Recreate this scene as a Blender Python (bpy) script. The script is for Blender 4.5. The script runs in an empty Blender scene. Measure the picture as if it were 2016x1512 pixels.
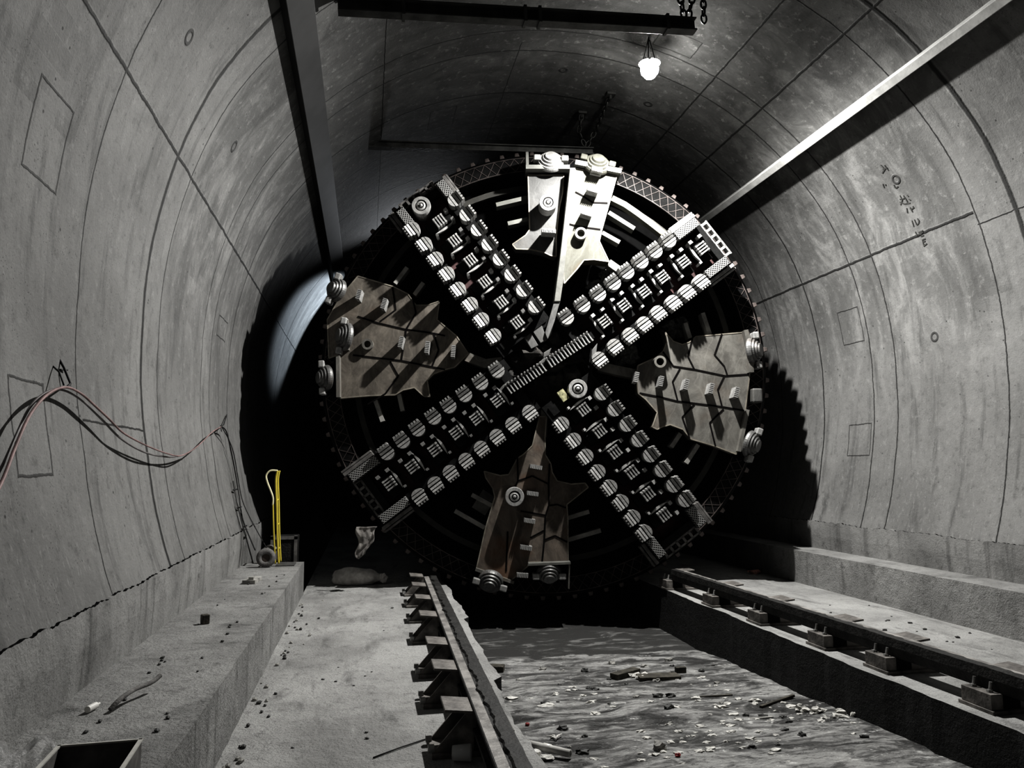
import bpy, bmesh, math, random
from mathutils import Vector, Matrix, noise
random.seed(7)
PI = math.pi
col = bpy.context.scene.collection

# ------------------------------------------------------------------ object helpers
def link(o, parent=None):
    col.objects.link(o)
    if parent is not None:
        o.parent = parent
    return o

def tag(o, label=None, cat=None, group=None, kind=None):
    if label: o['label'] = label
    if cat: o['category'] = cat
    if group: o['group'] = group
    if kind: o['kind'] = kind
    return o

def empty(name, loc=(0, 0, 0), rz=0.0):
    o = bpy.data.objects.new(name, None)
    o.empty_display_size = 0.2
    o.location = loc
    o.rotation_euler = (0, 0, rz)
    return link(o)

def copy_tree(o, parent=None):
    c = o.copy()
    col.objects.link(c)
    c.parent = parent
    for ch in list(o.children):
        copy_tree(ch, c)
    return c

class MB:
    """collects simple shapes, then links them as one mesh object"""
    def __init__(self):
        self.v = []; self.f = []; self.mi = []; self.sm = []
        self.cur = 0; self.smooth = False
    def _add(self, vs, fs):
        n = len(self.v)
        self.v += [tuple(p) for p in vs]
        for f in fs:
            self.f.append([i + n for i in f]); self.mi.append(self.cur); self.sm.append(self.smooth)
        return self
    def box(self, c, s, M=None, taper=None):
        hx, hy, hz = s[0] / 2, s[1] / 2, s[2] / 2
        vs = [Vector((x * hx, y * hy, z * hz)) for z in (-1, 1) for y in (-1, 1) for x in (-1, 1)]
        if taper:
            for v in vs:
                if v.z > 0: v.x *= taper[0]; v.y *= taper[1]
        if M is not None: vs = [M @ v for v in vs]
        vs = [v + Vector(c) for v in vs]
        return self._add(vs, [(0, 2, 3, 1), (4, 5, 7, 6), (0, 1, 5, 4), (2, 6, 7, 3), (0, 4, 6, 2), (1, 3, 7, 5)])
    def bar(self, a, b, w, d, up=(0, 0, 1)):
        a = Vector(a); b = Vector(b); x = (b - a); L = x.length; x.normalize()
        up = Vector(up)
        y = up.cross(x)
        if y.length < 1e-4: y = Vector((0, 1, 0)).cross(x)
        y.normalize(); z = x.cross(y)
        M = Matrix((x, y, z)).transposed()
        return self.box((a + b) / 2, (L, w, d), M)
    def prism(self, poly, y0, y1, fn=lambda p, y: (p[0], y, p[1])):
        n = len(poly)
        A = sum(poly[i][0] * poly[(i + 1) % n][1] - poly[(i + 1) % n][0] * poly[i][1] for i in range(n))
        if A < 0: poly = poly[::-1]
        vs = [fn(p, y0) for p in poly] + [fn(p, y1) for p in poly]
        fs = [list(range(n)), list(range(2 * n - 1, n - 1, -1))]
        fs += [(i, i + n, (i + 1) % n + n, (i + 1) % n) for i in range(n)]
        return self._add(vs, fs)
    def cyl(self, a, b, r0, r1=None, n=16, caps=True):
        r1 = r0 if r1 is None else r1
        a = Vector(a); b = Vector(b); z = (b - a).normalized()
        t = Vector((1, 0, 0)) if abs(z.x) < .9 else Vector((0, 1, 0))
        x = z.cross(t).normalized(); y = z.cross(x)
        vs = [a + (x * math.cos(2 * PI * i / n) + y * math.sin(2 * PI * i / n)) * r0 for i in range(n)]
        vs += [b + (x * math.cos(2 * PI * i / n) + y * math.sin(2 * PI * i / n)) * r1 for i in range(n)]
        fs = [(i, (i + 1) % n, (i + 1) % n + n, i + n) for i in range(n)]
        if caps: fs += [list(range(n - 1, -1, -1)), list(range(n, 2 * n))]
        return self._add(vs, fs)
    def lathe(self, prof, o, axis, n=28):
        """prof: list of (r, h) along axis"""
        o = Vector(o); z = Vector(axis).normalized()
        t = Vector((1, 0, 0)) if abs(z.x) < .9 else Vector((0, 1, 0))
        x = z.cross(t).normalized(); y = z.cross(x)
        vs = []
        for r, h in prof:
            for i in range(n):
                a = 2 * PI * i / n
                vs.append(o + z * h + (x * math.cos(a) + y * math.sin(a)) * r)
        fs = []
        for k in range(len(prof) - 1):
            for i in range(n):
                j = (i + 1) % n
                fs.append((k * n + i, k * n + j, (k + 1) * n + j, (k + 1) * n + i))
        return self._add(vs, fs)
    def tube(self, pts, r, n=8, caps=True):
        pts = [Vector(p) for p in pts]
        vs = []; fs = []
        pu = None
        for k, p in enumerate(pts):
            d = (pts[min(k + 1, len(pts) - 1)] - pts[max(k - 1, 0)]).normalized()
            if pu is None:
                t = Vector((0, 0, 1)) if abs(d.z) < .9 else Vector((1, 0, 0))
                u = d.cross(t).normalized()
            else:
                u = (pu - d * pu.dot(d)).normalized()
            pu = u; w = d.cross(u)
            rr = r[k] if isinstance(r, (list, tuple)) else r
            for i in range(n):
                a = 2 * PI * i / n
                vs.append(p + (u * math.cos(a) + w * math.sin(a)) * rr)
        for k in range(len(pts) - 1):
            for i in range(n):
                j = (i + 1) % n
                fs.append((k * n + i, k * n + j, (k + 1) * n + j, (k + 1) * n + i))
        if caps:
            fs.append(list(range(n - 1, -1, -1)))
            fs.append([(len(pts) - 1) * n + i for i in range(n)])
        return self._add(vs, fs)
    def torus(self, o, axis, R, r, n=24, m=8, a0=0, a1=2 * PI):
        o = Vector(o); z = Vector(axis).normalized()
        t = Vector((1, 0, 0)) if abs(z.x) < .9 else Vector((0, 1, 0))
        x = z.cross(t).normalized(); y = z.cross(x)
        vs = []; fs = []
        full = abs(a1 - a0 - 2 * PI) < 1e-6
        N = n if full else n + 1
        for i in range(N):
            a = a0 + (a1 - a0) * i / n
            c = x * math.cos(a) + y * math.sin(a)
            for j in range(m):
                b = 2 * PI * j / m
                vs.append(o + c * (R + r * math.cos(b)) + z * r * math.sin(b))
        for i in range(n):
            i2 = (i + 1) % N
            for j in range(m):
                j2 = (j + 1) % m
                fs.append((i * m + j, i2 * m + j, i2 * m + j2, i * m + j2))
        return self._add(vs, fs)
    def blob(self, c, s, seed=0, amp=.35, sub=2, freq=1.3):
        bm = bmesh.new(); bmesh.ops.create_icosphere(bm, subdivisions=sub, radius=1)
        vs = []
        for v in bm.verts:
            n = noise.noise(v.co * freq + Vector((seed * 3.7, seed * 1.3, 5.1)))
            p = v.co * (1 + amp * n * 2)
            vs.append(Vector(c) + Vector((p.x * s[0], p.y * s[1], p.z * s[2])))
        fs = [[v.index for v in f.verts] for f in bm.faces]
        bm.free()
        return self._add(vs, fs)
    def build(self, name, mats, parent=None, loc=None, bevel=0, fix=True):
        me = bpy.data.meshes.new(name)
        me.from_pydata(self.v, [], self.f)
        mats = mats if isinstance(mats, (list, tuple)) else [mats]
        for m in mats: me.materials.append(m)
        me.polygons.foreach_set('material_index', self.mi)
        me.polygons.foreach_set('use_smooth', self.sm)
        me.update()
        if fix:
            bm = bmesh.new(); bm.from_mesh(me)
            bmesh.ops.recalc_face_normals(bm, faces=bm.faces)
            bm.to_mesh(me); bm.free()
        o = bpy.data.objects.new(name, me)
        if loc is not None: o.location = loc
        if bevel:
            b = o.modifiers.new('bevel', 'BEVEL'); b.width = bevel; b.segments = 2; b.limit_method = 'ANGLE'
        return link(o, parent)

# ------------------------------------------------------------------ node helpers
class NT:
    def __init__(self, name):
        self.mat = bpy.data.materials.new(name); self.mat.use_nodes = True
        self.t = self.mat.node_tree; self.b = self.t.nodes['Principled BSDF']
    def n(self, typ, **kw):
        nd = self.t.nodes.new(typ)
        for k, v in kw.items():
            if k.startswith('i_'):
                key = k[2:]; key = int(key) if key.isdigit() else key.replace('_', ' ')
                self.set(nd.inputs[key], v)
            else: setattr(nd, k, v)
        return nd
    def set(self, sock, v):
        if isinstance(v, bpy.types.NodeSocket): self.t.links.new(v, sock)
        else: sock.default_value = v
    def m(self, op, a, b=None, c=None, clamp=False):
        nd = self.t.nodes.new('ShaderNodeMath'); nd.operation = op; nd.use_clamp = clamp
        self.set(nd.inputs[0], a)
        if b is not None: self.set(nd.inputs[1], b)
        if c is not None: self.set(nd.inputs[2], c)
        return nd.outputs[0]
    def rng(self, v, a, b, c=0.0, d=1.0, smooth=True):
        nd = self.t.nodes.new('ShaderNodeMapRange')
        nd.interpolation_type = 'SMOOTHSTEP' if smooth else 'LINEAR'
        self.set(nd.inputs[0], v)
        for i, q in enumerate((a, b, c, d)): self.set(nd.inputs[i + 1], q)
        return nd.outputs[0]
    def noise(self, vec, scale, detail=4, rough=.55, dist=0.0):
        nd = self.n('ShaderNodeTexNoise')
        self.set(nd.inputs['Vector'], vec); nd.inputs['Scale'].default_value = scale
        nd.inputs['Detail'].default_value = detail; nd.inputs['Roughness'].default_value = rough
        nd.inputs['Distortion'].default_value = dist
        return nd.outputs[0]
    def map(self, vec, scale=(1, 1, 1), loc=(0, 0, 0), rot=(0, 0, 0)):
        nd = self.n('ShaderNodeMapping')
        self.set(nd.inputs[0], vec)
        nd.inputs['Scale'].default_value = scale; nd.inputs['Location'].default_value = loc
        nd.inputs['Rotation'].default_value = rot
        return nd.outputs[0]
    def coord(self, which='Object'):
        return self.n('ShaderNodeTexCoord').outputs[which]
    def mixc(self, f, a, b):
        nd = self.t.nodes.new('ShaderNodeMix'); nd.data_type = 'RGBA'
        self.set(nd.inputs[0], f); self.set(nd.inputs[6], a); self.set(nd.inputs[7], b)
        return nd.outputs[2]
    def bump(self, h, strength=.5, dist=.02):
        nd = self.t.nodes.new('ShaderNodeBump')
        nd.inputs['Strength'].default_value = strength; nd.inputs['Distance'].default_value = dist
        self.set(nd.inputs['Height'], h)
        self.t.links.new(nd.outputs[0], self.b.inputs['Normal'])
    def out(self, color=None, rough=None, metal=None):
        if color is not None: self.set(self.b.inputs['Base Color'], color)
        if rough is not None: self.set(self.b.inputs['Roughness'], rough)
        if metal is not None: self.set(self.b.inputs['Metallic'], metal)
        return self.mat
def G(v, a=1.0): return (v, v * .995, v * .975, a)

def simple(name, c, rough=.6, metal=0.0, var=.25, scale=6, bump=0.0, spec=.5):
    N = NT(name); co = N.coord()
    n = N.noise(co, scale, 5, .6)
    f = N.rng(n, .3, .7)
    a = tuple(x * (1 - var) for x in c[:3]) + (1,); b = tuple(min(1, x * (1 + var)) for x in c[:3]) + (1,)
    N.b.inputs['Specular IOR Level'].default_value = spec
    if bump: N.bump(N.noise(co, scale * 5, 4), bump, .01)
    return N.out(N.mixc(f, a, b), rough, metal)

def streaky_metal(name, c, dark, rust, rough=.55, metal=.35, rustamt=.5, scale=3):
    N = NT(name); co = N.coord()
    n1 = N.noise(N.map(co, (1, 1, .6)), scale * 1.6, 8, .72, .8)
    n2 = N.noise(co, scale * 7, 5, .7)
    n3 = N.noise(N.map(co, (1, 1, 1), (4, 2, 7)), scale * .6, 3, .5)
    base = N.mixc(N.rng(n1, .28, .72), dark, c)
    base = N.mixc(N.m('MULTIPLY', N.rng(n3, .5, .68), rustamt), base, rust)
    w = N.n('ShaderNodeTexWave'); w.inputs['Scale'].default_value = 1.2; w.inputs['Distortion'].default_value = 14
    w.inputs['Detail'].default_value = 4
    N.set(w.inputs['Vector'], co)
    scr = N.m('MULTIPLY', N.rng(w.outputs[1], .96, 1.0), .10)
    base = N.mixc(scr, base, tuple(min(1, x * 1.9) for x in c[:3]) + (1,))
    base = N.mixc(N.rng(n2, .62, .75, 0, .5), base, dark)
    N.bump(n2, .25, .01)
    return N.out(base, rough, metal)

# ------------------------------------------------------------------ materials
M = {}
M['black'] = simple('black for unlit voids and cracks', (.004, .004, .004), .95, spec=.1)  # stands in for the dark of openings; also the skirt's crumbly crack
M['dark'] = simple('dark steel and slot shade', (.007, .007, .007), .75, .0, .5, 5, .4, spec=.2)  # near black; bit and ripper bases use it to paint slot shade
M['darksteel'] = simple('dull dark steel', (.05, .049, .047), .6, .2, .4, 6, .3)
M['spokefloor'] = simple('faded red primer under mud', (.05, .026, .026), .8, 0, .7, 3)
M['red'] = simple('faded red primer', (.24, .09, .085), .7, 0, .35, 8)
M['bit'] = streaky_metal('ground hard steel', G(.42), G(.20), (.3, .27, .24, 1), .5, .25, .2, 9)
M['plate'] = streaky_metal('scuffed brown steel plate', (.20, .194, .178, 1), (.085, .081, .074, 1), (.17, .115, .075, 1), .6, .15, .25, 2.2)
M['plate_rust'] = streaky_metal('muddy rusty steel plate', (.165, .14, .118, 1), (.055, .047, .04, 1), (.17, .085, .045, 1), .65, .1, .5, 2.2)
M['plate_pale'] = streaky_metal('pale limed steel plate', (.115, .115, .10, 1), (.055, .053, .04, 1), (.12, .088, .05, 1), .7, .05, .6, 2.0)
M['seam'] = simple('dark weld seam', (.008, .007, .007), .9, spec=.1)
M['mud_steel'] = simple('mud splashed rail steel', (.016, .0155, .0145), .7, 0, .7, 9, .8)
M['rail_top'] = simple('worn rail flange', (.26, .25, .24), .5, .2, .45, 7, .3)
M['bracket'] = simple('grey painted bracket steel', (.17, .16, .15), .6, .1, .55, 7, .5)
M['yellow'] = simple('yellow painted tube', (.62, .52, .09), .4, 0, .1, 6)
M['cream'] = simple('worn cream grip', (.75, .72, .50), .5, 0, .1)
M['rubber'] = simple('dusty grey rubber', (.17, .165, .16), .85, 0, .35, 20, .4)
M['hub'] = simple('rusty hub', (.07, .055, .045), .7)
M['cable_pink'] = simple('dusty pink hose', (.24, .165, .16), .6, 0, .3, 9)
M['cable_grey'] = simple('grey cable', (.16, .15, .15), .6, 0, .3, 9)
M['iron'] = simple('black iron wire', (.02, .02, .02), .7)
M['chain'] = simple('dull chain steel', (.05, .05, .048), .5, .6)
M['beam'] = simple('dark rolled steel', (.075, .075, .072), .6, .2, .5, 4, .3)
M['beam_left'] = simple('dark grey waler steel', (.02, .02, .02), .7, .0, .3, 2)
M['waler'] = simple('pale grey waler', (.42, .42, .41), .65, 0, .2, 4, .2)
M['wood'] = simple('wet dark timber', (.06, .055, .045), .7, 0, .6, 12, .6)
M['bag'] = simple('grey woven sack', (.6, .58, .56), .9, 0, .2, 12, .6)
M['cloth'] = simple('dirty pale cloth', (.2, .19, .18), .9, 0, .45, 7, .6)
M['rag'] = simple('dirty red and white rag', (.45, .26, .22), .9, 0, .5, 14, .6)
M['pvc'] = simple('white plastic pipe', (.72, .71, .68), .4, 0, .15, 8)
M['stone'] = simple('broken concrete', (.30, .295, .28), .9, 0, .4, 9, .8)
M['stone_pale'] = simple('pale foamy mud', (.62, .61, .58), .8, 0, .3, 14, .8)
M['stone_dark'] = simple('dark wet stone', (.05, .05, .048), .6, 0, .5, 9, .8)
M['red_cap'] = simple('dark red plastic', (.25, .03, .03), .5)
M['paint'] = simple('black stencil ink', (.035, .035, .033), .9, 0, .5, 30)

def hatch_mat():
    N = NT('cross hatched hardfacing'); co = N.coord()
    s = N.n('ShaderNodeSeparateXYZ'); N.set(s.inputs[0], co)
    a = N.m('ADD', s.outputs[0], s.outputs[2]); b = N.m('SUBTRACT', s.outputs[0], s.outputs[2])
    f = 1 / .021
    pa = N.m('PINGPONG', N.m('MULTIPLY', a, f), 1.0); pb = N.m('PINGPONG', N.m('MULTIPLY', b, f), 1.0)
    h = N.m('MAXIMUM', N.rng(pa, .5, .75), N.rng(pb, .5, .75))
    N.bump(h, .8, .02)
    return N.out(N.mixc(h, (.02, .02, .02, 1), G(.3)), .55, .2)
M['hatch'] = hatch_mat()

def film_mat():
    N = NT('clear crumpled film')
    co = N.coord()
    N.bump(N.noise(co, 9, 5, .65, 2.5), 1.0, .06)
    N.b.inputs['Transmission Weight'].default_value = 0
    N.b.inputs['Roughness'].default_value = .12
    N.b.inputs['Base Color'].default_value = (.8, .8, .8, 1)
    n = N.noise(co, 9, 4, .6)
    N.set(N.b.inputs['Alpha'], N.rng(n, .38, .68, .10, .5))
    return N.mat
M['film'] = film_mat()
def emit_mat():
    N = NT('glowing lamp glass')
    N.b.inputs['Emission Color'].default_value = (1, .99, .95, 1)
    N.b.inputs['Emission Strength'].default_value = 60
    return N.out((1, 1, 1, 1), .4)
M['glow'] = emit_mat()

def concrete(name, base=.30, light=.42, dark=.16, vec='Object', streak=None, pores=.5, scale=1.0, speck=.0, bump=.5):
    N = NT(name); co = N.coord(vec)
    n1 = N.noise(co, .9 * scale, 6, .62, .4)
    n2 = N.noise(co, 6 * scale, 6, .7)
    n3 = N.noise(co, 40 * scale, 3, .7)
    c = N.mixc(N.rng(n1, .32, .68), G(base), G(light))
    c = N.mixc(N.rng(n2, .52, .75, 0, .7), c, G(dark))
    if streak:
        ns = N.noise(N.map(co, streak), 2.2, 5, .65, .3)
        c = N.mixc(N.rng(ns, .52, .72, 0, .65), c, G(dark * .8))
        c = N.mixc(N.rng(ns, .36, .22, 0, .5), c, G(light * 1.15))
    if speck:
        v = N.n('ShaderNodeTexVoronoi'); v.inputs['Scale'].default_value = 26 * scale; N.set(v.inputs['Vector'], co)
        c = N.mixc(N.m('MULTIPLY', N.rng(v.outputs[0], .22, .08), speck), c, G(dark * .45))
    c = N.mixc(N.rng(n3, .6, .75, 0, pores), c, G(dark * .5))
    hh = N.m('ADD', N.m('MULTIPLY', n2, 1.0), N.m('MULTIPLY', n3, .35))
    N.bump(hh, bump, .03)
    return N.out(c, .85)
M['floor'] = concrete('trowelled floor concrete', .26, .40, .13, 'Object', (2.2, .5, 1), .75, 1.3, .5, 1.0)
M['kerb'] = concrete('board marked kerb concrete', .21, .32, .08, 'Object', (1.0, 1.4, .35), .7, 1.6, .4, .9)
M['trenchwall'] = concrete('damp muddy trench wall', .012, .022, .004, 'Object', None, .7, 1.5, .2, 1.0)

# lining: uv in metres, u = arc length round the profile, v = along the tunnel
RINGS = [(-1.2, .012), (1.15, .010), (3.4, .006), (5.1, .006), (6.5, .022), (6.98, .007), (8.73, .008), (9.2, .008), (10.35, .011), (11.53, .006), (13.2, .010), (15.4, .02), (17.6, .01)]
LONGS = [(-70.5, .011, -9, 30), (-101.3, .006, 5.15, 6.5), (67.5, .013, 7.0, 30), (69.5, .006, 5.0, 7.0), (35.3, .011, -9, 30), (25.5, .009, 5.5, 30), (-8.5, .005, 9.0, 30), (-33, .006, -9, 30)]
RECTS = [(-81, 4.42, .25, .22), (-102.5, 4.38, .25, .21), (78.5, 9.53, .24, .23), (100, 9.5, .22, .24), (16.5, 8.45, .26, .18), (-82.5, 9.7, .12, .27), (12, 11.2, .26, .3), (-14, 7.5, .2, .3), (-20, 10.9, .2, .3)]
CIRCS = [(-62, 5.69), (-62, 7.65), (58, 7.79), (19, 9.94), (1, 9.64), (58, 5.2), (20, 6.4), (84, 8.0)]
RW = 4.32
def lining(name):
    N = NT(name); uv = N.coord('UV')
    s = N.n('ShaderNodeSeparateXYZ'); N.set(s.inputs[0], uv); u, v = s.outputs[0], s.outputs[1]
    wob = N.m('MULTIPLY', N.m('SUBTRACT', N.noise(uv, 5, 7, .72), .5), .045)
    uw = N.m('ADD', u, wob); vw = N.m('ADD', v, wob)
    grime = N.noise(uv, 1.7, 4, .6)
    def ln(x, x0, w, lo=None, hi=None, other=None):
        d = N.m('ABSOLUTE', N.m('SUBTRACT', x, x0))
        l = N.rng(d, w * 1.8, w * .6)
        if lo is not None and (lo > -8 or hi < 29):
            l = N.m('MULTIPLY', l, N.m('MULTIPLY', N.m('GREATER_THAN', other, lo), N.m('LESS_THAN', other, hi)))
        return l
    lines = None
    def acc(l):
        nonlocal lines
        lines = l if lines is None else N.m('MAXIMUM', lines, l)
    for y, w in RINGS: acc(ln(vw, y, w))
    for a, w, lo, hi in LONGS: acc(ln(uw, math.radians(a) * RW, w, lo, hi, v))
    rect = None
    for a, y, hu, hv in RECTS:
        du = N.m('SUBTRACT', N.m('ABSOLUTE', N.m('SUBTRACT', uw, math.radians(a) * RW)), hu)
        dv = N.m('SUBTRACT', N.m('ABSOLUTE', N.m('SUBTRACT', vw, y)), hv)
        d = N.m('ABSOLUTE', N.m('MAXIMUM', du, dv))
        r = N.rng(d, .011, .004); rect = r if rect is None else N.m('MAXIMUM', rect, r)
    for a, y in CIRCS:
        du = N.m('SUBTRACT', u, math.radians(a) * RW); dv = N.m('SUBTRACT', v, y)
        d = N.m('SQRT', N.m('ADD', N.m('MULTIPLY', du, du), N.m('MULTIPLY', dv, dv)))
        r = N.rng(N.m('ABSOLUTE', N.m('SUBTRACT', d, .05)), .022, .008); rect = N.m('MAXIMUM', rect, r)
    acc(N.m('MULTIPLY', rect, .8))
    # halo of wet grime beside the ring joints
    n0 = N.noise(uv, .55, 5, .6, .5)
    n1 = N.noise(N.map(uv, (.5, 3.0, 1)), 1.6, 6, .65, .4)      # streaks running down the curve
    n2 = N.noise(uv, 9, 5, .72)
    n3 = N.noise(uv, 55, 3, .7)
    c = N.mixc(N.rng(n0, .33, .67), G(.15), G(.215))
    c = N.mixc(N.rng(n1, .5, .72, 0, .75), c, G(.075))
    c = N.mixc(N.rng(n1, .38, .2, 0, .4), c, G(.27))
    # board and tile like patches left by the forms
    br = N.n('ShaderNodeTexBrick'); N.set(br.inputs['Vector'], N.map(uv, (1.0, 1.0, 1), (.2, .3, 0), (0, 0, PI / 2)))
    br.inputs['Color1'].default_value = (0, 0, 0, 1); br.inputs['Color2'].default_value = (1, 1, 1, 1)
    br.inputs['Scale'].default_value = 3.2; br.inputs['Mortar Size'].default_value = .006
    br.inputs['Brick Width'].default_value = .8; br.inputs['Row Height'].default_value = .5
    zone = N.rng(N.noise(uv, .8, 3, .5, 1.0), .52, .62)
    high = N.m('LESS_THAN', N.m('ABSOLUTE', u), math.radians(80) * RW)
    c = N.mixc(N.m('MULTIPLY', N.m('MULTIPLY', N.m('MULTIPLY', zone, .42), high), br.outputs['Color']), c, G(.07))
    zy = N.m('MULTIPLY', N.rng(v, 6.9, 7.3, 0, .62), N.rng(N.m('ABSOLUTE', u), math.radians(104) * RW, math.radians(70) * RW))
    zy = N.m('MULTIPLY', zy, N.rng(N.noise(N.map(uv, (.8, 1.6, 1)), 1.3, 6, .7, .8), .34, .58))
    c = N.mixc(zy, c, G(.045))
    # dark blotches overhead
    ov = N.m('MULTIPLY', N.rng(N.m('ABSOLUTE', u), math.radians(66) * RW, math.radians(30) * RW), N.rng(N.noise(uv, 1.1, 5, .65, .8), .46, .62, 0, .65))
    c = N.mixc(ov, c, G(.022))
    c = N.mixc(N.rng(N.m('ABSOLUTE', N.m('ADD', u, .5)), math.radians(58) * RW, math.radians(30) * RW, 0, .55), c, G(.03))  # crown toned darker evenly, standing in for the unlit ceiling
    c = N.mixc(N.rng(n2, .52, .72, 0, .6), c, G(.08)); c = N.mixc(N.rng(n2, .46, .30, 0, .45), c, G(.27)); c = N.mixc(N.rng(n3, .55, .75, 0, .45), c, G(.06))
    vo = N.n('ShaderNodeTexVoronoi'); vo.inputs['Scale'].default_value = 9; N.set(vo.inputs['Vector'], uv)
    pm = N.m('MULTIPLY', N.rng(vo.outputs[0], .12, .06), N.rng(N.noise(uv, 1.5, 3), .48, .6))
    c = N.mixc(N.m('MULTIPLY', pm, .9), c, G(.025))
    vo2 = N.n('ShaderNodeTexVoronoi'); vo2.inputs['Scale'].default_value = 38; N.set(vo2.inputs['Vector'], uv)
    pm2 = N.m('MULTIPLY', N.rng(vo2.outputs[0], .20, .10), N.rng(N.noise(uv, 3.1, 3), .50, .58)); c = N.mixc(N.m('MULTIPLY', pm2, .8), c, G(.03))
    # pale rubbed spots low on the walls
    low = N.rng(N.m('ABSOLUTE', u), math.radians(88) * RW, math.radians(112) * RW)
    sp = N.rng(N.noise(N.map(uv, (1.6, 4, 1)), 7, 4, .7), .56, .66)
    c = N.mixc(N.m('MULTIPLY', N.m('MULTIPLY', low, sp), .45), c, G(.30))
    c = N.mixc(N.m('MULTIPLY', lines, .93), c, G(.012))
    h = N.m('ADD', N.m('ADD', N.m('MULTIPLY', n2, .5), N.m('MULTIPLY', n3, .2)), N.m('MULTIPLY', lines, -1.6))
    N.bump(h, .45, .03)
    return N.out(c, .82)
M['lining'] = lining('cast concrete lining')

def mud_mat():
    N = NT('wet trench mud'); co = N.coord()
    a = N.noise(N.map(co, (1.0, 2.6, 1)), 1.2, 7, .68, 1.2)
    b = N.noise(N.map(co, (1.0, 2.2, 1)), 7, 6, .75, .6)
    d = N.noise(co, 34, 4, .7)
    c = N.mixc(N.rng(a, .40, .60), G(.06), G(.36))
    c = N.mixc(N.rng(b, .5, .62, 0, .8), c, G(.05))
    foam = N.m('MULTIPLY', N.rng(b, .43, .36), N.rng(d, .44, .54))
    c = N.mixc(foam, c, G(.62))
    N.bump(N.m('ADD', b, N.m('MULTIPLY', d, .4)), .8, .05)
    r = N.rng(a, .3, .6, .25, .75)
    return N.out(c, r)
M['mud'] = mud_mat()
def water_mat():
    N = NT('silty standing water'); co = N.coord()
    a = N.noise(N.map(co, (1.2, 2.8, 1)), 1.5, 5, .55, 1.6)
    c = N.mixc(N.rng(a, .60, .63), G(.075), G(.16))
    N.bump(N.noise(co, 5, 2), .01, .01)
    return N.out(c, N.rng(a, .5, .6, .22, .5))
M['water'] = water_mat()
M['rollersteel'] = streaky_metal('dull roller steel', G(.20), G(.07), (.14, .11, .09, 1), .45, .4, .3, 6)
M['weave'] = simple('grey weld weave', (.10, .085, .08), .6, .2, .5, 5)
M['ringsteel'] = simple('dark inner ring', (.035, .034, .03), .7)
M['brace'] = simple('grey brace steel', (.28, .275, .26), .6, .1, .3, 6)
M['bracedim'] = simple('dimmed brace steel', (.11, .11, .10), .6, .05, .2, 6)  # darker copy of the brace steel, offsets glare near the lamp
M['lip'] = simple('painted lit plate edge', (.26, .24, .205), .5, .3, .5, 4)  # paler than the plates, paints in their lit edges
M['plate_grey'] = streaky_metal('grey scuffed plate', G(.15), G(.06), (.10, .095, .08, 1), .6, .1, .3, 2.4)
M['plate_rust2'] = streaky_metal('mottled brown plate', (.20, .18, .155, 1), (.065, .058, .05, 1), (.13, .078, .045, 1), .6, .15, .45, 2.0)  # brown tone of the left panel
M['plate_top'] = streaky_metal('dimmed grey upper plate', G(.085), G(.045), (.08, .07, .055, 1), .6, .1, .3, 2.4)  # grey plate darkened in colour against the close lamp's overexposure
M['fin'] = simple('pale fin edge', (.13, .13, .12), .6, .1, .25, 5, .2)
M['rim_light'] = simple('bright cut steel edge', (.55, .54, .51), .5, .1, .15, 9)
M['darkpale'] = simple('dark worn block', (.16, .155, .15), .6, .2, .4, 9)
M['hubmud'] = simple('clotted dark mud', (.018, .016, .014), .8, 0, .8, 9, .8)
M['tagyellow'] = simple('yellowish speckled plate', (.33, .32, .20), .7, 0, .5, 25)
M['soil'] = simple('packed grey soil', (.10, .10, .095), .9, 0, .5, 20, 1.0)
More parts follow.
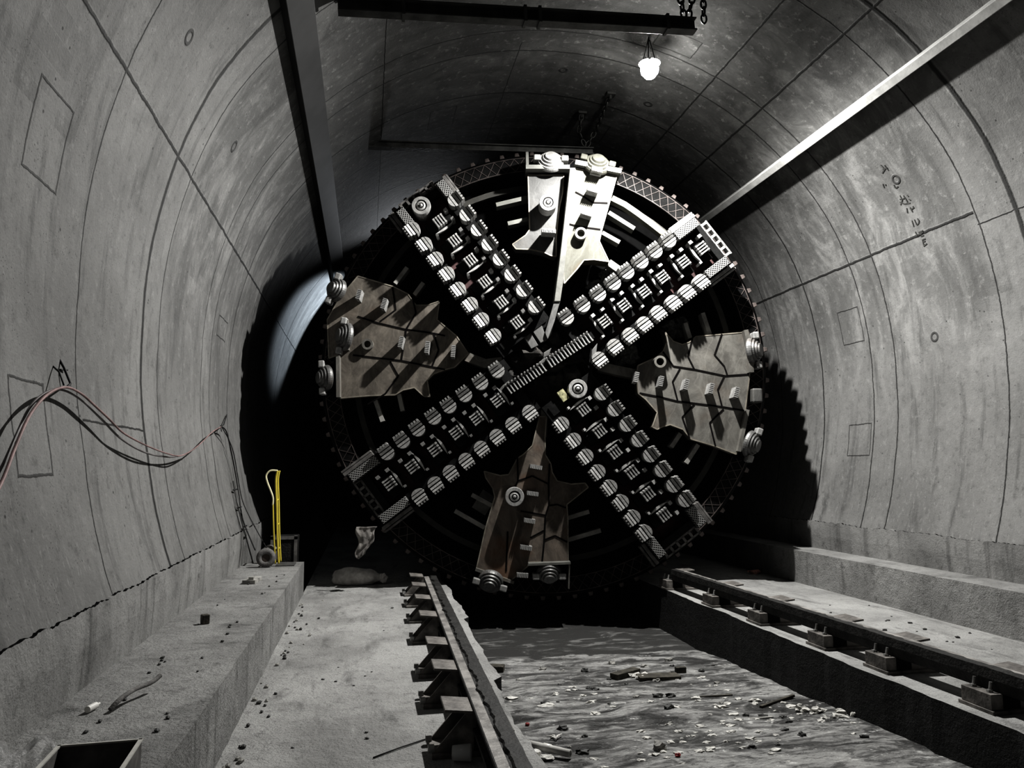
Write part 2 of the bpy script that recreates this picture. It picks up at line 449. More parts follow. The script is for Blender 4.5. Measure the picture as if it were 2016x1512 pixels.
FEAT = {
'NW_l':[(-1.871,1.876),(-1.7,1.663),(-1.542,1.454),(-1.384,1.245),(-1.226,1.028),(-1.058,0.816),(-0.902,0.6),(-0.736,0.379)],
'NW_r':[(-1.293,2.298),(-1.127,2.086),(-0.969,1.872),(-0.818,1.665),(-0.661,1.455),(-0.499,1.237),(-0.337,1.017),(-0.17,0.791)],
'NW_m':[(-1.499,2.005),(-1.285,1.724),(-1.063,1.443),(-0.861,1.14),(-0.637,0.852),(-0.414,0.57)],
'NE_u':[(1.707,1.731),(1.511,1.579),(1.312,1.428),(1.111,1.277),(0.923,1.121),(0.714,0.962),(0.494,0.806),(0.265,0.631)],
'NE_l':[(2.138,1.158),(1.938,1.008),(1.739,0.859),(1.527,0.71),(1.329,0.555),(1.13,0.399),(0.916,0.241),(0.703,0.061)],
'NE_m':[(2.178,1.639),(1.911,1.44),(1.612,1.22),(1.348,1.012),(1.064,0.816),(0.792,0.588)],
'SW_u':[(-0.69,-0.109),(-0.913,-0.275),(-1.131,-0.441),(-1.344,-0.595),(-1.549,-0.749),(-1.764,-0.908),(-1.967,-1.071),(-2.174,-1.227)],
'SW_l':[(-0.256,-0.674),(-0.485,-0.838),(-0.699,-1.002),(-0.909,-1.161),(-1.114,-1.323),(-1.324,-1.485),(-1.525,-1.641),(-1.738,-1.801)],
'SW_m':[(-0.689,-0.514),(-0.973,-0.757),(-1.248,-0.954),(-1.535,-1.182),(-1.836,-1.41),(-2.134,-1.635)],
'SE_r':[(0.737,-0.414),(0.908,-0.634),(1.07,-0.842),(1.227,-1.05),(1.383,-1.256),(1.536,-1.458),(1.689,-1.661),(1.844,-1.856)],
'SE_l':[(0.188,-0.833),(0.35,-1.051),(0.512,-1.268),(0.673,-1.477),(0.83,-1.682),(0.983,-1.882),(1.136,-2.085),(1.291,-2.283)],
'SE_m':[(0.489,-0.633),(0.706,-0.929),(0.911,-1.213),(1.137,-1.484),(1.35,-1.776),(1.563,-2.055)],
'P_top_l':[(-0.252,2.781),(0.265,2.786),(0.246,2.514),(0.196,2.288),(0.168,2.037),(0.15,1.838),(0.147,1.577),(0.067,1.591),(-0.02,1.635),(-0.224,1.679),(-0.427,1.685),(-0.478,1.751),(-0.289,1.887),(-0.231,1.97)],
'P_top_r':[(0.432,2.868),(1.026,2.765),(0.887,2.268),(0.805,1.981),(0.761,1.79),(0.896,1.494),(0.686,1.522),(0.54,1.514),(0.438,1.38),(0.255,1.172),(0.243,1.452),(0.305,2.048)],
'P_bot':[(-0.103,-0.716),(-0.004,-0.716),(-0.026,-0.998),(-0.023,-1.244),(0.051,-1.369),(0.072,-1.488),(0.139,-1.606),(0.332,-1.65),(0.525,-1.635),(0.569,-1.694),(0.27,-1.928),(0.283,-2.118),(0.282,-2.705),(-0.265,-2.703),(-0.272,-2.761),(-0.499,-2.946),(-0.967,-2.78),(-0.845,-2.233),(-0.721,-1.826),(-0.751,-1.708),(-0.848,-1.562),(-0.871,-1.473),(-0.648,-1.532),(-0.53,-1.517),(-0.411,-1.296),(-0.321,-1.236),(-0.202,-1.118)],
'P_right':[(1.686,0.479),(1.798,0.352),(1.923,0.307),(2.027,0.342),(2.121,0.423),(2.79,0.484),(2.869,0.438),(2.866,-0.115),(2.866,-0.129),(2.787,-0.631),(2.642,-1.239),(2.351,-1.127),(2.014,-1.027),(1.904,-0.892),(1.725,-0.825),(1.611,-0.859),(1.542,-0.893),(1.475,-0.859),(1.547,-0.656),(1.392,-0.475),(1.281,-0.385),(1.262,-0.134),(1.288,0.005),(1.518,0.109),(1.645,0.202),(1.706,0.34)],
'P_left':[(-2.664,1.268),(-2.162,1.12),(-1.956,1.016),(-1.84,0.855),(-1.681,0.855),(-1.511,0.914),(-1.542,0.648),(-1.268,0.419),(-1.097,0.168),(-1.287,-0.027),(-1.422,-0.061),(-1.579,-0.121),(-1.667,-0.212),(-1.631,-0.438),(-1.709,-0.438),(-1.845,-0.314),(-2.002,-0.349),(-2.112,-0.417),(-2.469,-0.429),(-2.87,-0.464),(-2.897,0.147),(-3.041,0.092),(-3.078,0.64),(-2.906,0.964)],
'S_top_r':[(0.424,2.515),(0.524,2.462),(0.671,2.36),(0.889,2.353)],
'S_top_r2':[(0.329,2.039),(0.424,2.014),(0.58,1.988),(0.779,1.963)],
'S_bot1':[(-0.411,-1.266),(-0.403,-1.606),(-0.203,-1.539),(0.019,-1.65),(0.036,-1.369)],
'S_bot2':[(-0.403,-1.606),(-0.44,-1.679)],
'S_bot3':[(0.019,-1.65),(0.025,-1.943),(0.137,-1.928),(0.255,-1.972)],
'S_bot4':[(0.018,-1.943),(-0.027,-2.089),(-0.043,-2.408),(0.104,-2.35),(0.273,-2.438)],
'S_bot5':[(-0.367,-2.016),(-0.027,-2.074)],
'S_bot6':[(-0.043,-2.278),(-0.235,-2.379)],
'S_bot7':[(-0.043,-2.408),(-0.074,-2.704)],
'S_bot8':[(-0.544,-2.292),(-0.565,-2.825)],
'S_right1':[(1.645,0.202),(1.789,-0.004),(2.085,-0.049),(2.517,-0.139),(2.85,-0.115)],
'S_right2':[(2.074,0.411),(1.999,0.134),(2.085,-0.049)],
'S_right3':[(2.49,0.46),(2.377,0.159),(2.51,-0.002),(2.552,-0.139)],
'S_right4':[(1.303,-0.385),(1.597,-0.441),(1.823,-0.497),(2.458,-0.575),(2.787,-0.631)],
'S_right5':[(1.88,-0.041),(1.773,-0.224),(1.835,-0.485)],
'S_right6':[(2.506,-0.142),(2.408,-0.336),(2.459,-0.563)],
'S_right7':[(2.072,-0.542),(1.897,-0.723),(1.992,-1.016)],
'S_right8':[(2.48,-0.609),(2.281,-0.801),(2.351,-1.127)],
'S_left1':[(-2.651,0.688),(-2.378,0.598),(-1.993,0.508),(-1.585,0.452),(-1.427,0.418)],
'S_left2':[(-2.173,1.108),(-2.122,0.784),(-2.334,0.621)],
'S_left3':[(-1.886,0.947),(-1.838,0.739),(-1.97,0.508)],
'S_left4':[(-1.97,0.508),(-2.031,0.073)],
'S_left5':[(-1.585,0.452),(-1.515,0.212),(-1.602,-0.017)],
'S_left6':[(-2.706,0.139),(-2.031,0.062),(-1.422,-0.061)],
'S_left7':[(-2.188,0.05),(-2.072,-0.154),(-2.247,-0.404),(-2.489,-0.55)],
'T_bot':[(-0.248,-1.4),(-0.08,-1.429),(-0.288,-1.762),(-0.132,-1.783),(-0.329,-2.123),(-0.177,-2.149),(-0.38,-2.479),(-0.222,-2.505),(-0.427,-2.846),(-0.273,-2.858)],
'T_right':[(1.582,-0.167),(1.55,-0.312),(1.933,-0.21),(1.891,-0.356),(2.279,-0.265),(2.241,-0.411),(2.63,-0.32),(2.587,-0.466),(1.24,-0.112),(1.209,-0.257)],
'T_left':[(-2.594,1.027),(-2.628,0.89),(-2.239,0.904),(-2.283,0.756),(-2.003,0.373),(-2.034,0.215),(-1.647,0.307),(-1.667,0.138),(-1.291,0.252),(-1.305,0.083)],
'T_top':[(0.639,2.799),(0.794,2.765),(0.576,2.505),(0.73,2.462),(0.486,2.163),(0.64,2.116),(-0.071,1.886),(0.125,1.874)],
'boss':[(0.02,2.293),(0.146,2.294),(0.415,-0.346),(0.548,-0.346),(-0.455,-1.814),(-0.325,-1.814),(-1.767,2.233),(-1.632,2.234)],
'ringboss':[(0.489,1.876),(0.576,1.877),(1.577,0.044),(1.662,0.044),(-2.498,0.283),(-2.421,0.284)],
'fin':[(0.335,2.818),(0.415,2.819),(0.321,2.005),(0.222,1.125),(0.184,0.879),(0.099,0.878),(0.189,1.563),(0.28,2.302)],
'spike':[(0.184,0.879),(0.148,0.763),(0.061,0.432),(0.004,0.346),(-0.03,0.439),(0.092,0.857)],
'stub':[(-0.712,2.371),(-0.247,2.489),(-0.542,2.091),(-0.248,2.162),(-1.987,1.433),(-2.156,1.196),(-1.753,1.21),(-1.878,1.033),(-2.404,-0.485),(-2.297,-0.78),(-2.076,-0.393),(-2.02,-0.632),(-1.276,-2.019),(-0.861,-2.251),(-1.043,-1.798),(-0.751,-1.953),(0.293,-2.12),(0.593,-2.032),(0.302,-2.418),(0.752,-2.291),(2.007,0.643),(2.071,0.421),(2.263,0.79),(2.356,0.48),(1.899,-0.943),(1.764,-1.136),(2.146,-1.101),(1.968,-1.362),(0.927,2.27),(1.3,2.031),(0.829,1.967),(1.08,1.825)],
'arcTR':[(0.969,2.47),(1.156,2.375),(1.341,2.244),(1.526,2.101),(1.757,1.911)],
'arcNW':[(-1.231,2.53),(-1.041,2.618),(-0.826,2.694),(-0.587,2.734)],
'arcSE':[(2.416,-1.302),(2.27,-1.532),(2.055,-1.76)],
'arcSW':[(-1.762,-2.052),(-1.579,-2.232),(-1.282,-2.411),(-0.987,-2.523)],
'arcW':[(-2.688,-0.688),(-2.603,-0.895),(-2.483,-1.146)],
'arcS':[(1.212,-2.437),(0.89,-2.571),(0.433,-2.682)],
'roller':[(0.074,2.974),(0.746,2.942),(2.938,0.215),(2.856,-1.107),(-2.969,1.062),(-2.838,0.394),(-3.091,-0.189),(-0.781,-2.972),(0.016,-2.866)],
'endblock':[(2.945,-0.421),(-0.265,2.97),(-0.288,2.848),(0.339,2.854)],
'G_NE1':[(1.795,1.837),(2.087,2.055),(2.141,1.989),(1.849,1.764)],
'G_NE1s':[(1.748,2.0),(2.075,2.23),(2.117,2.177),(1.794,1.951)],
'G_NE2':[(2.19,1.279),(2.469,1.494),(2.552,1.42),(2.29,1.202)],
'G_NE2s':[(2.334,1.223),(2.6,1.444),(2.702,1.383),(2.383,1.153)],
'G_SW1':[(-2.677,-1.571),(-2.319,-1.271),(-2.256,-1.344),(-2.643,-1.635)],
'G_SW1s':[(-2.83,-1.499),(-2.427,-1.162),(-2.351,-1.244),(-2.713,-1.565)],
'G_SW2':[(-2.229,-2.116),(-1.875,-1.844),(-1.813,-1.924),(-2.156,-2.188)],
'G_SW2s':[(-2.159,-2.231),(-1.821,-1.948),(-1.746,-2.029),(-2.052,-2.279)],
'G_NW1':[(-2.127,2.111),(-2.034,1.972),(-1.923,2.043),(-2.015,2.17)],
'G_NW1s':[(-2.352,2.184),(-2.144,1.974),(-2.031,2.022),(-2.193,2.186)],
'G_NW2':[(-1.524,2.537),(-1.409,2.397),(-1.252,2.516),(-1.367,2.656)],
'G_SE1':[(1.897,-1.981),(2.054,-2.239),(2.144,-2.153),(1.998,-1.895)],
'G_SE2':[(1.386,-2.387),(1.566,-2.6),(1.522,-2.643),(1.33,-2.472)],
'bar':[(-0.651,-0.3),(0.57,0.442),(0.618,0.329),(-0.464,-0.445)],
'nubs':[(-0.733,-0.38),(-0.858,-0.462),(-1.018,-0.59),(-1.134,-0.679),(-1.301,-0.8),(-1.42,-0.898),(-1.587,-1.023),(-1.712,-1.11),(-1.873,-1.236),(-1.997,-1.334),(-2.166,-1.459),(-2.294,-1.556)],
}
# ================================================================== THE SETTING
CX, CZ = 2.49, 2.75
RT = [(0, 4.33), (30, 4.36), (60, 4.37), (75, 4.32), (90, 4.29), (104, 4.33), (116, 4.43)]
def rad(a):
    a = abs(a)
    for (a0, r0), (a1, r1) in zip(RT, RT[1:]):
        if a <= a1: return r0 + (r1 - r0) * (a - a0) / (a1 - a0)
    return RT[-1][1]
def wpt(a, y, off=0.0):
    """point on the lining at angle a (degrees from the crown, + to the right); off > 0 is inward"""
    r = rad(a) - off; t = math.radians(a)
    return Vector((CX + r * math.sin(t), y, CZ + r * math.cos(t)))
def lining_part(name, a0, a1, step=2.0, y0=-6.0, y1=24.0, dy=1.5):
    n = max(2, int(round((a1 - a0) / step))); m = int((y1 - y0) / dy)
    vs = []; fs = []; uvs = []
    for j in range(m + 1):
        y = y0 + (y1 - y0) * j / m
        for i in range(n + 1):
            a = a0 + (a1 - a0) * i / n
            vs.append(wpt(a, y)); uvs.append((math.radians(a) * RW, y))
    for j in range(m):
        for i in range(n):
            k = j * (n + 1) + i
            fs.append((k, k + 1, k + n + 2, k + n + 1))
    me = bpy.data.meshes.new(name); me.from_pydata(vs, [], fs); me.materials.append(M['lining'])
    uvl = me.uv_layers.new(name='UVMap')
    for lp in me.loops: uvl.data[lp.index].uv = uvs[lp.vertex_index]
    me.polygons.foreach_set('use_smooth', [True] * len(fs)); me.update()
    o = bpy.data.objects.new(name, me); link(o)
    return tag(o, kind='structure')
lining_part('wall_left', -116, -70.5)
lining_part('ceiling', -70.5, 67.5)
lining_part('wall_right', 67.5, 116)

def skirt(name, a, side, zb, seed):
    """rough poured skirt from the kerb up to the crumbly line at the foot of the lining"""
    vs = []; fs = []
    ys = [-6 + i * .02 for i in range(1501)]
    p0 = wpt(a, 0)
    for i, y in enumerate(ys):
        rag = noise.noise(Vector((y * 1.7, seed, 0))) * .022 + noise.noise(Vector((y * 9, seed, 3))) * .012 + noise.noise(Vector((y * 26, seed, 3))) * .008
        top = p0.z + .03 + rag
        xi = p0.x - side * (.010 + .008 * noise.noise(Vector((y * 5, seed, 9))))
        xb = p0.x - side * .02 + side * .06
        vs += [(p0.x + side * .12, y, top), (xi, y, top - .002 - .010 * max(0, noise.noise(Vector((y * 17, seed, 8))))), (xi - side * .004, y, top - .2), (xb - side * .02, y, zb - .3)]
    for i in range(len(ys) - 1):
        for k in range(3):
            fs.append((i * 4 + k, i * 4 + k + 1, i * 4 + k + 5, i * 4 + k + 4))
    me = bpy.data.meshes.new(name); me.from_pydata(vs, [], fs); me.materials.append(M['skirt']); me.materials.append(M['black']); me.polygons.foreach_set('material_index', sum([[1 if noise.noise(Vector((y * 5.3, seed, 4))) > -.25 else 0, 0, 0] for y in ys[:-1]], [])); me.update()
    o = bpy.data.objects.new(name, me); link(o)
    return tag(o, kind='structure')
M['skirt'] = concrete('stained skirt concrete', .19, .30, .07, 'Object', (.8, 2.4, .16), .25, 1.2, .2, .5)
skirt('trim_1', -116, -1, .41, 1.0)
skirt('trim_2', 116, 1, .45, 7.0)

def slab(name, x0, x1, y0, y1, ztop, zbot, mat, rag_left=0, rag_right=0, dy=.1, seed=0, rough=.0, notch=None, nx=1):
    vs = []; fs = []
    n = int((y1 - y0) / dy)
    w = nx + 3
    for i in range(n + 1):
        y = y0 + (y1 - y0) * i / n
        nl = (noise.noise(Vector((y * 1.3, seed, 1))) + .6 * noise.noise(Vector((y * 6, seed, 2)))) * rag_left
        nr = (noise.noise(Vector((y * 1.3, seed, 5))) + .6 * noise.noise(Vector((y * 6, seed, 6)))) * rag_right
        a = x0 + nl; b = x1 + nr
        if notch: b += notch(y)
        row = [(a - rag_left * .3, y, zbot)]
        for k in range(nx + 1):
            x = a + (b - a) * k / nx
            zz = ztop + (noise.noise(Vector((x * 3, y * 3, seed))) * rough if 0 < k < nx else -rough * .5)
            row.append((x, y, zz))
        row.append((b + rag_right * .3, y, zbot))
        vs += row
    for i in range(n):
        for k in range(w - 1):
            fs.append((i * w + k, i * w + k + 1, i * w + w + k + 1, i * w + w + k))
    fs.append([i for i in range(w)][::-1]); fs.append([n * w + i for i in range(w)])
    me = bpy.data.meshes.new(name); me.from_pydata(vs, [], fs)
    for m_ in (mat if isinstance(mat, list) else [mat]): me.materials.append(m_)
    if isinstance(mat, list):
        for i in range(n):
            if rag_left: me.polygons[i * (w - 1)].material_index = 1
            if rag_right: me.polygons[i * (w - 1) + w - 2].material_index = 1
    me.update()
    o = bpy.data.objects.new(name, me); link(o)
    return tag(o, kind='structure')
slab('floor', -.77, 1.05, -6, 24, 0, -.9, [M['floor'], M['trenchwall']], 0, .045, seed=3, notch=lambda y: (.07 if y > 8.3 else (-.08 if y < 6 else 0)))
slab('floor', 3.94, 6.05, -6, 24, 0, -.9, [M['floor'], M['trenchwall']], .04, 0, seed=9)
slab('kerb', -1.50, -.77, -6, 10.28, .41, -.1, M['kerb'], 0, .012, seed=4)
slab('kerb', 6.02, 6.95, -6, 24, .45, -.1, M['kerb'], .01, 0, seed=5)
# trench bed: a mud surface that falls away towards the machine
def bedz(x, y):
    z = -.33 - .045 * (y - 4.2) if y < 8.6 else -.53 - .10 * (y - 8.6)
    return max(z, -.95) + .018 * noise.noise(Vector((x * 1.8, y * 2.4, 0))) + .012 * noise.noise(Vector((x * 7, y * 9, 4)))
def grid(name, x0, x1, y0, y1, fn, mat, d=.06):
    nx = int((x1 - x0) / d); ny = int((y1 - y0) / d)
    vs = [(x0 + (x1 - x0) * i / nx, y0 + (y1 - y0) * j / ny, fn(x0 + (x1 - x0) * i / nx, y0 + (y1 - y0) * j / ny)) for j in range(ny + 1) for i in range(nx + 1)]
    fs = [(j * (nx + 1) + i, j * (nx + 1) + i + 1, (j + 1) * (nx + 1) + i + 1, (j + 1) * (nx + 1) + i) for j in range(ny) for i in range(nx)]
    me = bpy.data.meshes.new(name); me.from_pydata(vs, [], fs); me.materials.append(mat)
    me.polygons.foreach_set('use_smooth', [True] * len(fs)); me.update()
    o = bpy.data.objects.new(name, me); return link(o)
tag(grid('floor', .6, 4.4, -1, 14, bedz, M['mud']), kind='structure')
w_ = grid('muddy_puddle', .85, 4.15, 8.35, 13.8, lambda x, y: -.545, M['water'], .3)
tag(w_, 'flat silty grey puddle in the trench under the cutterhead', 'puddle')
# blind end of the far tunnel
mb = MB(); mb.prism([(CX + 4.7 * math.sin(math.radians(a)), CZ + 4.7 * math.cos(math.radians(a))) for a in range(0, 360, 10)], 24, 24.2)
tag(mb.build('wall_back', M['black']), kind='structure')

# long walers bolted to the shoulders of the lining
def waler(a0, a1, prot, mat, label, y0=-5.0, y1=23.5):
    p = [wpt(a0, 0, -.02), wpt(a0, 0, prot), wpt(a1, 0, prot), wpt(a1, 0, -.02)]
    mb = MB(); mb.prism([(q.x, q.z) for q in p], y0, y1)
    root = mb.build('steel_waler', mat, bevel=.006)
    return tag(root, label, 'beam')
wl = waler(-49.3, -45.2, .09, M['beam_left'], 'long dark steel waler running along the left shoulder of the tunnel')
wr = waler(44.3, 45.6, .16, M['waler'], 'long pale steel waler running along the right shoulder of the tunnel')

# ================================================================== TUNNEL BORING MACHINE
A = .165
TBM = empty('tunnel_boring_machine', (2.407, 10.0, 3.038 - 3.3), -A)
tag(TBM, 'huge round tunnel boring machine with a cross of toothed spokes and brown steel face panels', 'boring machine')
VO = 3.3
def P3(u, v, w=0.0): return Vector((u, w, v + VO))
pmap = lambda p, y: (p[0], y, p[1] + VO)
F = FEAT
# shield body and bulkhead, blackened to paint the unlit void
mb = MB(); mb.smooth = True
mb.lathe([(3.0, .9), (3.12, .92), (3.15, 1.0), (3.15, 5.6), (3.0, 5.62), (0.01, 5.62)], P3(0, 0, 0), (0, 1, 0), 72)
mb.build('shield', M['darksteel'], TBM)
mb = MB(); mb.lathe([(.01, 1.0), (3.05, 1.0), (3.05, 1.1), (.01, 1.1)], P3(0, 0, 0), (0, 1, 0), 48); mb.build('bulkhead', M['black'], TBM)
# outer rim
mb = MB()
mb.lathe([(2.95, .95), (2.95, .56), (3.17, .56), (3.22, .62), (3.22, .95), (2.95, .95)], P3(0, 0, 0), (0, 1, 0), 96)
rim = mb.build('rim_ring', M['dark'], TBM)
mb = MB()
n = 132
for i in range(n):
    a0 = 2 * PI * i / n; a1 = 2 * PI * (i + 1) / n
    for (ra, rb) in ((2.965, 3.155), (3.155, 2.965)):
        mb.bar(P3(ra * math.cos(a0), ra * math.sin(a0), .555), P3(rb * math.cos(a1), rb * math.sin(a1), .555), .007, .007, (0, 1, 0))
    for r_ in (2.96, 3.16):
        mb.bar(P3(r_ * math.cos(a0), r_ * math.sin(a0), .555), P3(r_ * math.cos(a1), r_ * math.sin(a1), .555), .009, .009, (0, 1, 0))
mb.build('weave_hardfacing', M['weave'], rim)
tooth_me = None
for i in range(90):
    a = 2 * PI * (i + .3) / 90
    if tooth_me is None:
        mb = MB(); mb.box((0, 0, .03), (.075, .13, .06), taper=(.7, .8)); o = mb.build('rim_tooth', M['weave'], rim, bevel=.008); tooth_me = o
    else:
        o = tooth_me.copy(); col.objects.link(o)
    o.location = P3(3.21 * math.cos(a), 3.21 * math.sin(a), .66)
    o.rotation_euler = (0, PI / 2 - a, 0)
# inner rings and radial braces glimpsed behind the face
mb = MB(); mb.lathe([(2.68, .62), (2.76, .62), (2.76, .70), (2.68, .70), (2.68, .62)], P3(0, 0, 0), (0, 1, 0), 80); mb.build('inner_ring', M['ringsteel'], TBM)
def strip(pts, w0, w1, width, name, mat, parent=TBM):
    mb = MB()
    P = [Vector((p[0], p[1])) for p in pts]; L = []; R_ = []
    for i, p in enumerate(P):
        d = (P[min(i + 1, len(P) - 1)] - P[max(i - 1, 0)]).normalized(); nn = Vector((-d.y, d.x)) * width / 2
        L.append(p + nn); R_.append(p - nn)
    for i in range(len(P) - 1):
        mb.prism([L[i], L[i + 1], R_[i + 1], R_[i]], w0, w1, pmap)
    return mb.build(name, mat, parent)
strip(F['arcTR'], .35, .5, .085, 'curved_brace', M['plate_pale'])
st = F['stub']
for i in range(0, len(st), 2):
    strip([st[i], st[i + 1]], .4, .58, .06, 'brace', M['bracedim'] if i in (0, 2, 28, 30) else M['brace'])

# ---- face panels
def seam(mb, pts, w, wid=.022):
    P = [Vector((p[0], p[1])) for p in pts]
    for i in range(len(P) - 1):
        mb.bar(P3(P[i].x, P[i].y, w), P3(P[i + 1].x, P[i + 1].y, w), wid, .008, (0, 1, 0))
def panel(name, poly, w, mat, seams=(), th=.22, label=None):
    mb = MB(); mb.prism(poly, w, w + th, pmap)
    mb.cur = 1
    for s in seams: seam(mb, F[s], w - .003)
    # raised lip, its lit edge painted pale, a hand's width inside the outline
    mb.cur = 2
    n = len(poly); C_ = Vector((sum(p[0] for p in poly) / n, sum(p[1] for p in poly) / n))
    for i in range(n):
        a = Vector(poly[i]); b = Vector(poly[(i + 1) % n])
        mb.bar(P3(a.x, a.y, w + .004), P3(b.x, b.y, w + .004), .016, .018, (0, 1, 0))
    o = mb.build(name, [mat, M['seam'], M['lip']], TBM)
    if label: o['label'] = label
    return o
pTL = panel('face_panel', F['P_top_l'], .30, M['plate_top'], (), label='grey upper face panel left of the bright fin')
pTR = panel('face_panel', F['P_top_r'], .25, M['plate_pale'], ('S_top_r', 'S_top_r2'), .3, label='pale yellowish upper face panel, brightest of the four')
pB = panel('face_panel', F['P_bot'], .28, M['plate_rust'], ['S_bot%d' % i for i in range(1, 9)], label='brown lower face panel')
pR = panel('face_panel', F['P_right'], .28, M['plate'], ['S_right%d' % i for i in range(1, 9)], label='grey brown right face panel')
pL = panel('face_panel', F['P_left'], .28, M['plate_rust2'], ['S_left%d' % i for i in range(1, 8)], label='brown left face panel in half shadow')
def wear_tooth(p, q, w, parent):
    p = Vector(p); q = Vector(q); d = (q - p); L = d.length; d.normalize()
    th = math.atan2(d.y, d.x); c = (p + q) / 2
    mb = MB(); mb.box((0, .10, 0), (L, .20, .05))
    k = int(L / .022)
    for i in range(k):
        mb.box((-L / 2 + (i + .5) * L / k, -.012, 0), (L / k * .55, .03, .058))
    o = mb.build('wear_tooth', M['bit'], parent)
    o.location = P3(c.x, c.y, .08); o.rotation_euler = (0, -th, 0)
    return o
for key, par in (('T_bot', pB), ('T_right', pR), ('T_left', pL)):
    L_ = F[key]
    for i in range(0, len(L_), 2): wear_tooth(L_[i], L_[i + 1], .1, par)
L_ = F['T_top']
for i in range(0, 6, 2): wear_tooth(L_[i], L_[i + 1], .1, pTR)
wear_tooth(L_[6], L_[7], .1, pTL)
# rings of steel: concentric ports and round sockets
def port(c, e, w, back=.5, name='port'):
    r = (Vector(e) - Vector(c)).length
    mb = MB(); mb.smooth = False
    mb.lathe([(r * .97, back), (r, w + .02), (r * .95, w), (r * .62, w), (r * .60, w + .05)], P3(c[0], c[1], 0), (0, 1, 0), 32)
    mb.lathe([(r * .50, w + .05), (r * .49, w + .01), (r * .30, w + .0), (r * .28, w + .035)], P3(c[0], c[1], 0), (0, 1, 0), 28)
    mb.lathe([(r * .20, w + .05), (r * .18, w - .01), (r * .01, w - .02)], P3(c[0], c[1], 0), (0, 1, 0), 20)
    mb.cur = 1
    mb.lathe([(r * .9, w + .06), (.001, w + .06)], P3(c[0], c[1], 0), (0, 1, 0), 28)
    return mb.build(name, [M['bit'], M['black']], TBM, fix=True)
b = F['boss']
for i in range(0, 8, 2):
    o = port(b[i], b[i + 1], .06)
def socket(c, e, w, parent):
    r = (Vector(e) - Vector(c)).length
    mb = MB(); mb.lathe([(r, .4), (r, w), (r * .62, w), (r * .6, w + .14)], P3(c[0], c[1], 0), (0, 1, 0), 28)
    mb.cur = 1; mb.lathe([(r * .62, w + .12), (.001, w + .12)], P3(c[0], c[1], 0), (0, 1, 0), 24)
    return mb.build('socket', [M['plate'], M['black']], parent)
rb = F['ringboss']
socket(rb[0], rb[1], .15, pTR); socket(rb[2], rb[3], .15, pR); socket(rb[4], rb[5], .2, pL)

# bright fin and the spike below it
mb = MB(); mb.prism(F['fin'], .10, .60, pmap); fin = mb.build('fin', M['fin'], TBM, bevel=.008)
mb = MB(); mb.prism(F['spike'], .12, .42, pmap)
mb.prism([(.0, .35), (-.13, .72), (-.17, .62), (-.19, .45), (-.09, .30)], .16, .40, pmap)
mb.prism([(-.12, .27), (-.22, .22), (-.33, .40), (-.24, .48)], .18, .40, pmap)
mb.build('fin_tip', M['plate_grey'], TBM, bevel=.006)
# necks that tie the side and lower panels to the hub
for pts, wd in (([( -.03, -.62), (-.05, -1.0)], .10), ([(.74, .0), (1.0, -.06), (1.30, -.12)], .13), ([(-1.13, .13), (-.86, .03), (-.62, .06)], .13), ([(.90, 1.50), (1.15, 1.32)], .10)):
    strip(pts, .3, .5, wd, 'neck', M['plate'])

# ---- roller cutters
def roller(c, r, out, tilt, parent=TBM, pale=False):
    """disc cutter sunk in a saddle; out is the outward angle in the face plane"""
    o = Vector((math.cos(out), 0, math.sin(out)))
    ax = (Vector((0, -1, 0)) * math.cos(tilt) + o * math.sin(tilt)).normalized()
    mb = MB()
    mb.lathe([(.001, -.09), (r * .45, -.09), (r * .50, -.06), (r * .62, -.06), (r * .66, -.03), (r * .80, -.03), (r * .84, .0), (r * .95, .0), (r, .03), (r, .06), (r * .9, .08)][::-1], P3(c[0], c[1], .22), -ax, 36)
    rl = mb.build('roller_cutter', M['plate_pale'] if pale else (M['rollersteel'] if tilt > .55 else M['bit']), parent)
    t = Vector((-o.z, 0, o.x))
    for s in (-1, 1):
        mb = MB(); mb.box(P3(c[0], c[1], .24) + t * s * r * 1.05 + o * .02, (.085, .16, .10), Matrix.Rotation(-out, 3, 'Y'))
        mb.build('saddle', M['bit'] if not pale else M['plate_pale'], rl, bevel=.015)
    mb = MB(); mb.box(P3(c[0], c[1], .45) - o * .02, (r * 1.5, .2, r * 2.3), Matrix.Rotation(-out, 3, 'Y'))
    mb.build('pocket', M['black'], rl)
    return rl
rc = F['roller']
for i, c in enumerate(rc):
    roller(c, (.19, .20, .20, .19, .17, .20, .18, .18, .17)[i], math.atan2(c[1], c[0]), (.5, .55, .95, .95, .7, 1.0, 1.0, .6, .75)[i], pale=(i == 1))
# bars that close the panel ends
for pts, w0, wd, mt in (([(-.29, 2.85), (.34, 2.855)], .16, .06, 'fin'), ([(-.27, 3.08), (-.265, 2.84)], .18, .04, 'fin'), ([(.42, 2.93), (1.08, 2.80)], .16, .07, 'fin'),
                        ([(2.80, .50), (2.86, .20), (2.86, -.1)], .16, .06, 'plate'), ([(2.80, -.62), (2.66, -1.2)], .2, .05, 'plate'),
                        ([(-.28, -2.72), (.30, -2.70)], .12, .03, 'fin'), ([(-.98, -2.79), (-.46, -2.97)], .2, .04, 'plate'), ([(-2.90, .12), (-2.88, -.46)], .18, .05, 'plate'), ([(.29, -2.7), (.28, -3.05)], .2, .02, 'plate'), ([(-2.80, .62), (-2.78, .2)], .2, .05, 'plate')):
    strip(pts, w0, w0 + .35, wd, 'end_bar', M[mt])
mb = MB(); mb.box(P3(2.945, -.42, .3), (.14, .2, .2)); mb.build('stop_block', M['plate_grey'], TBM, bevel=.02)
for a in (22, 33, 62, 93, 118):    # lumps along the top edge
    pass

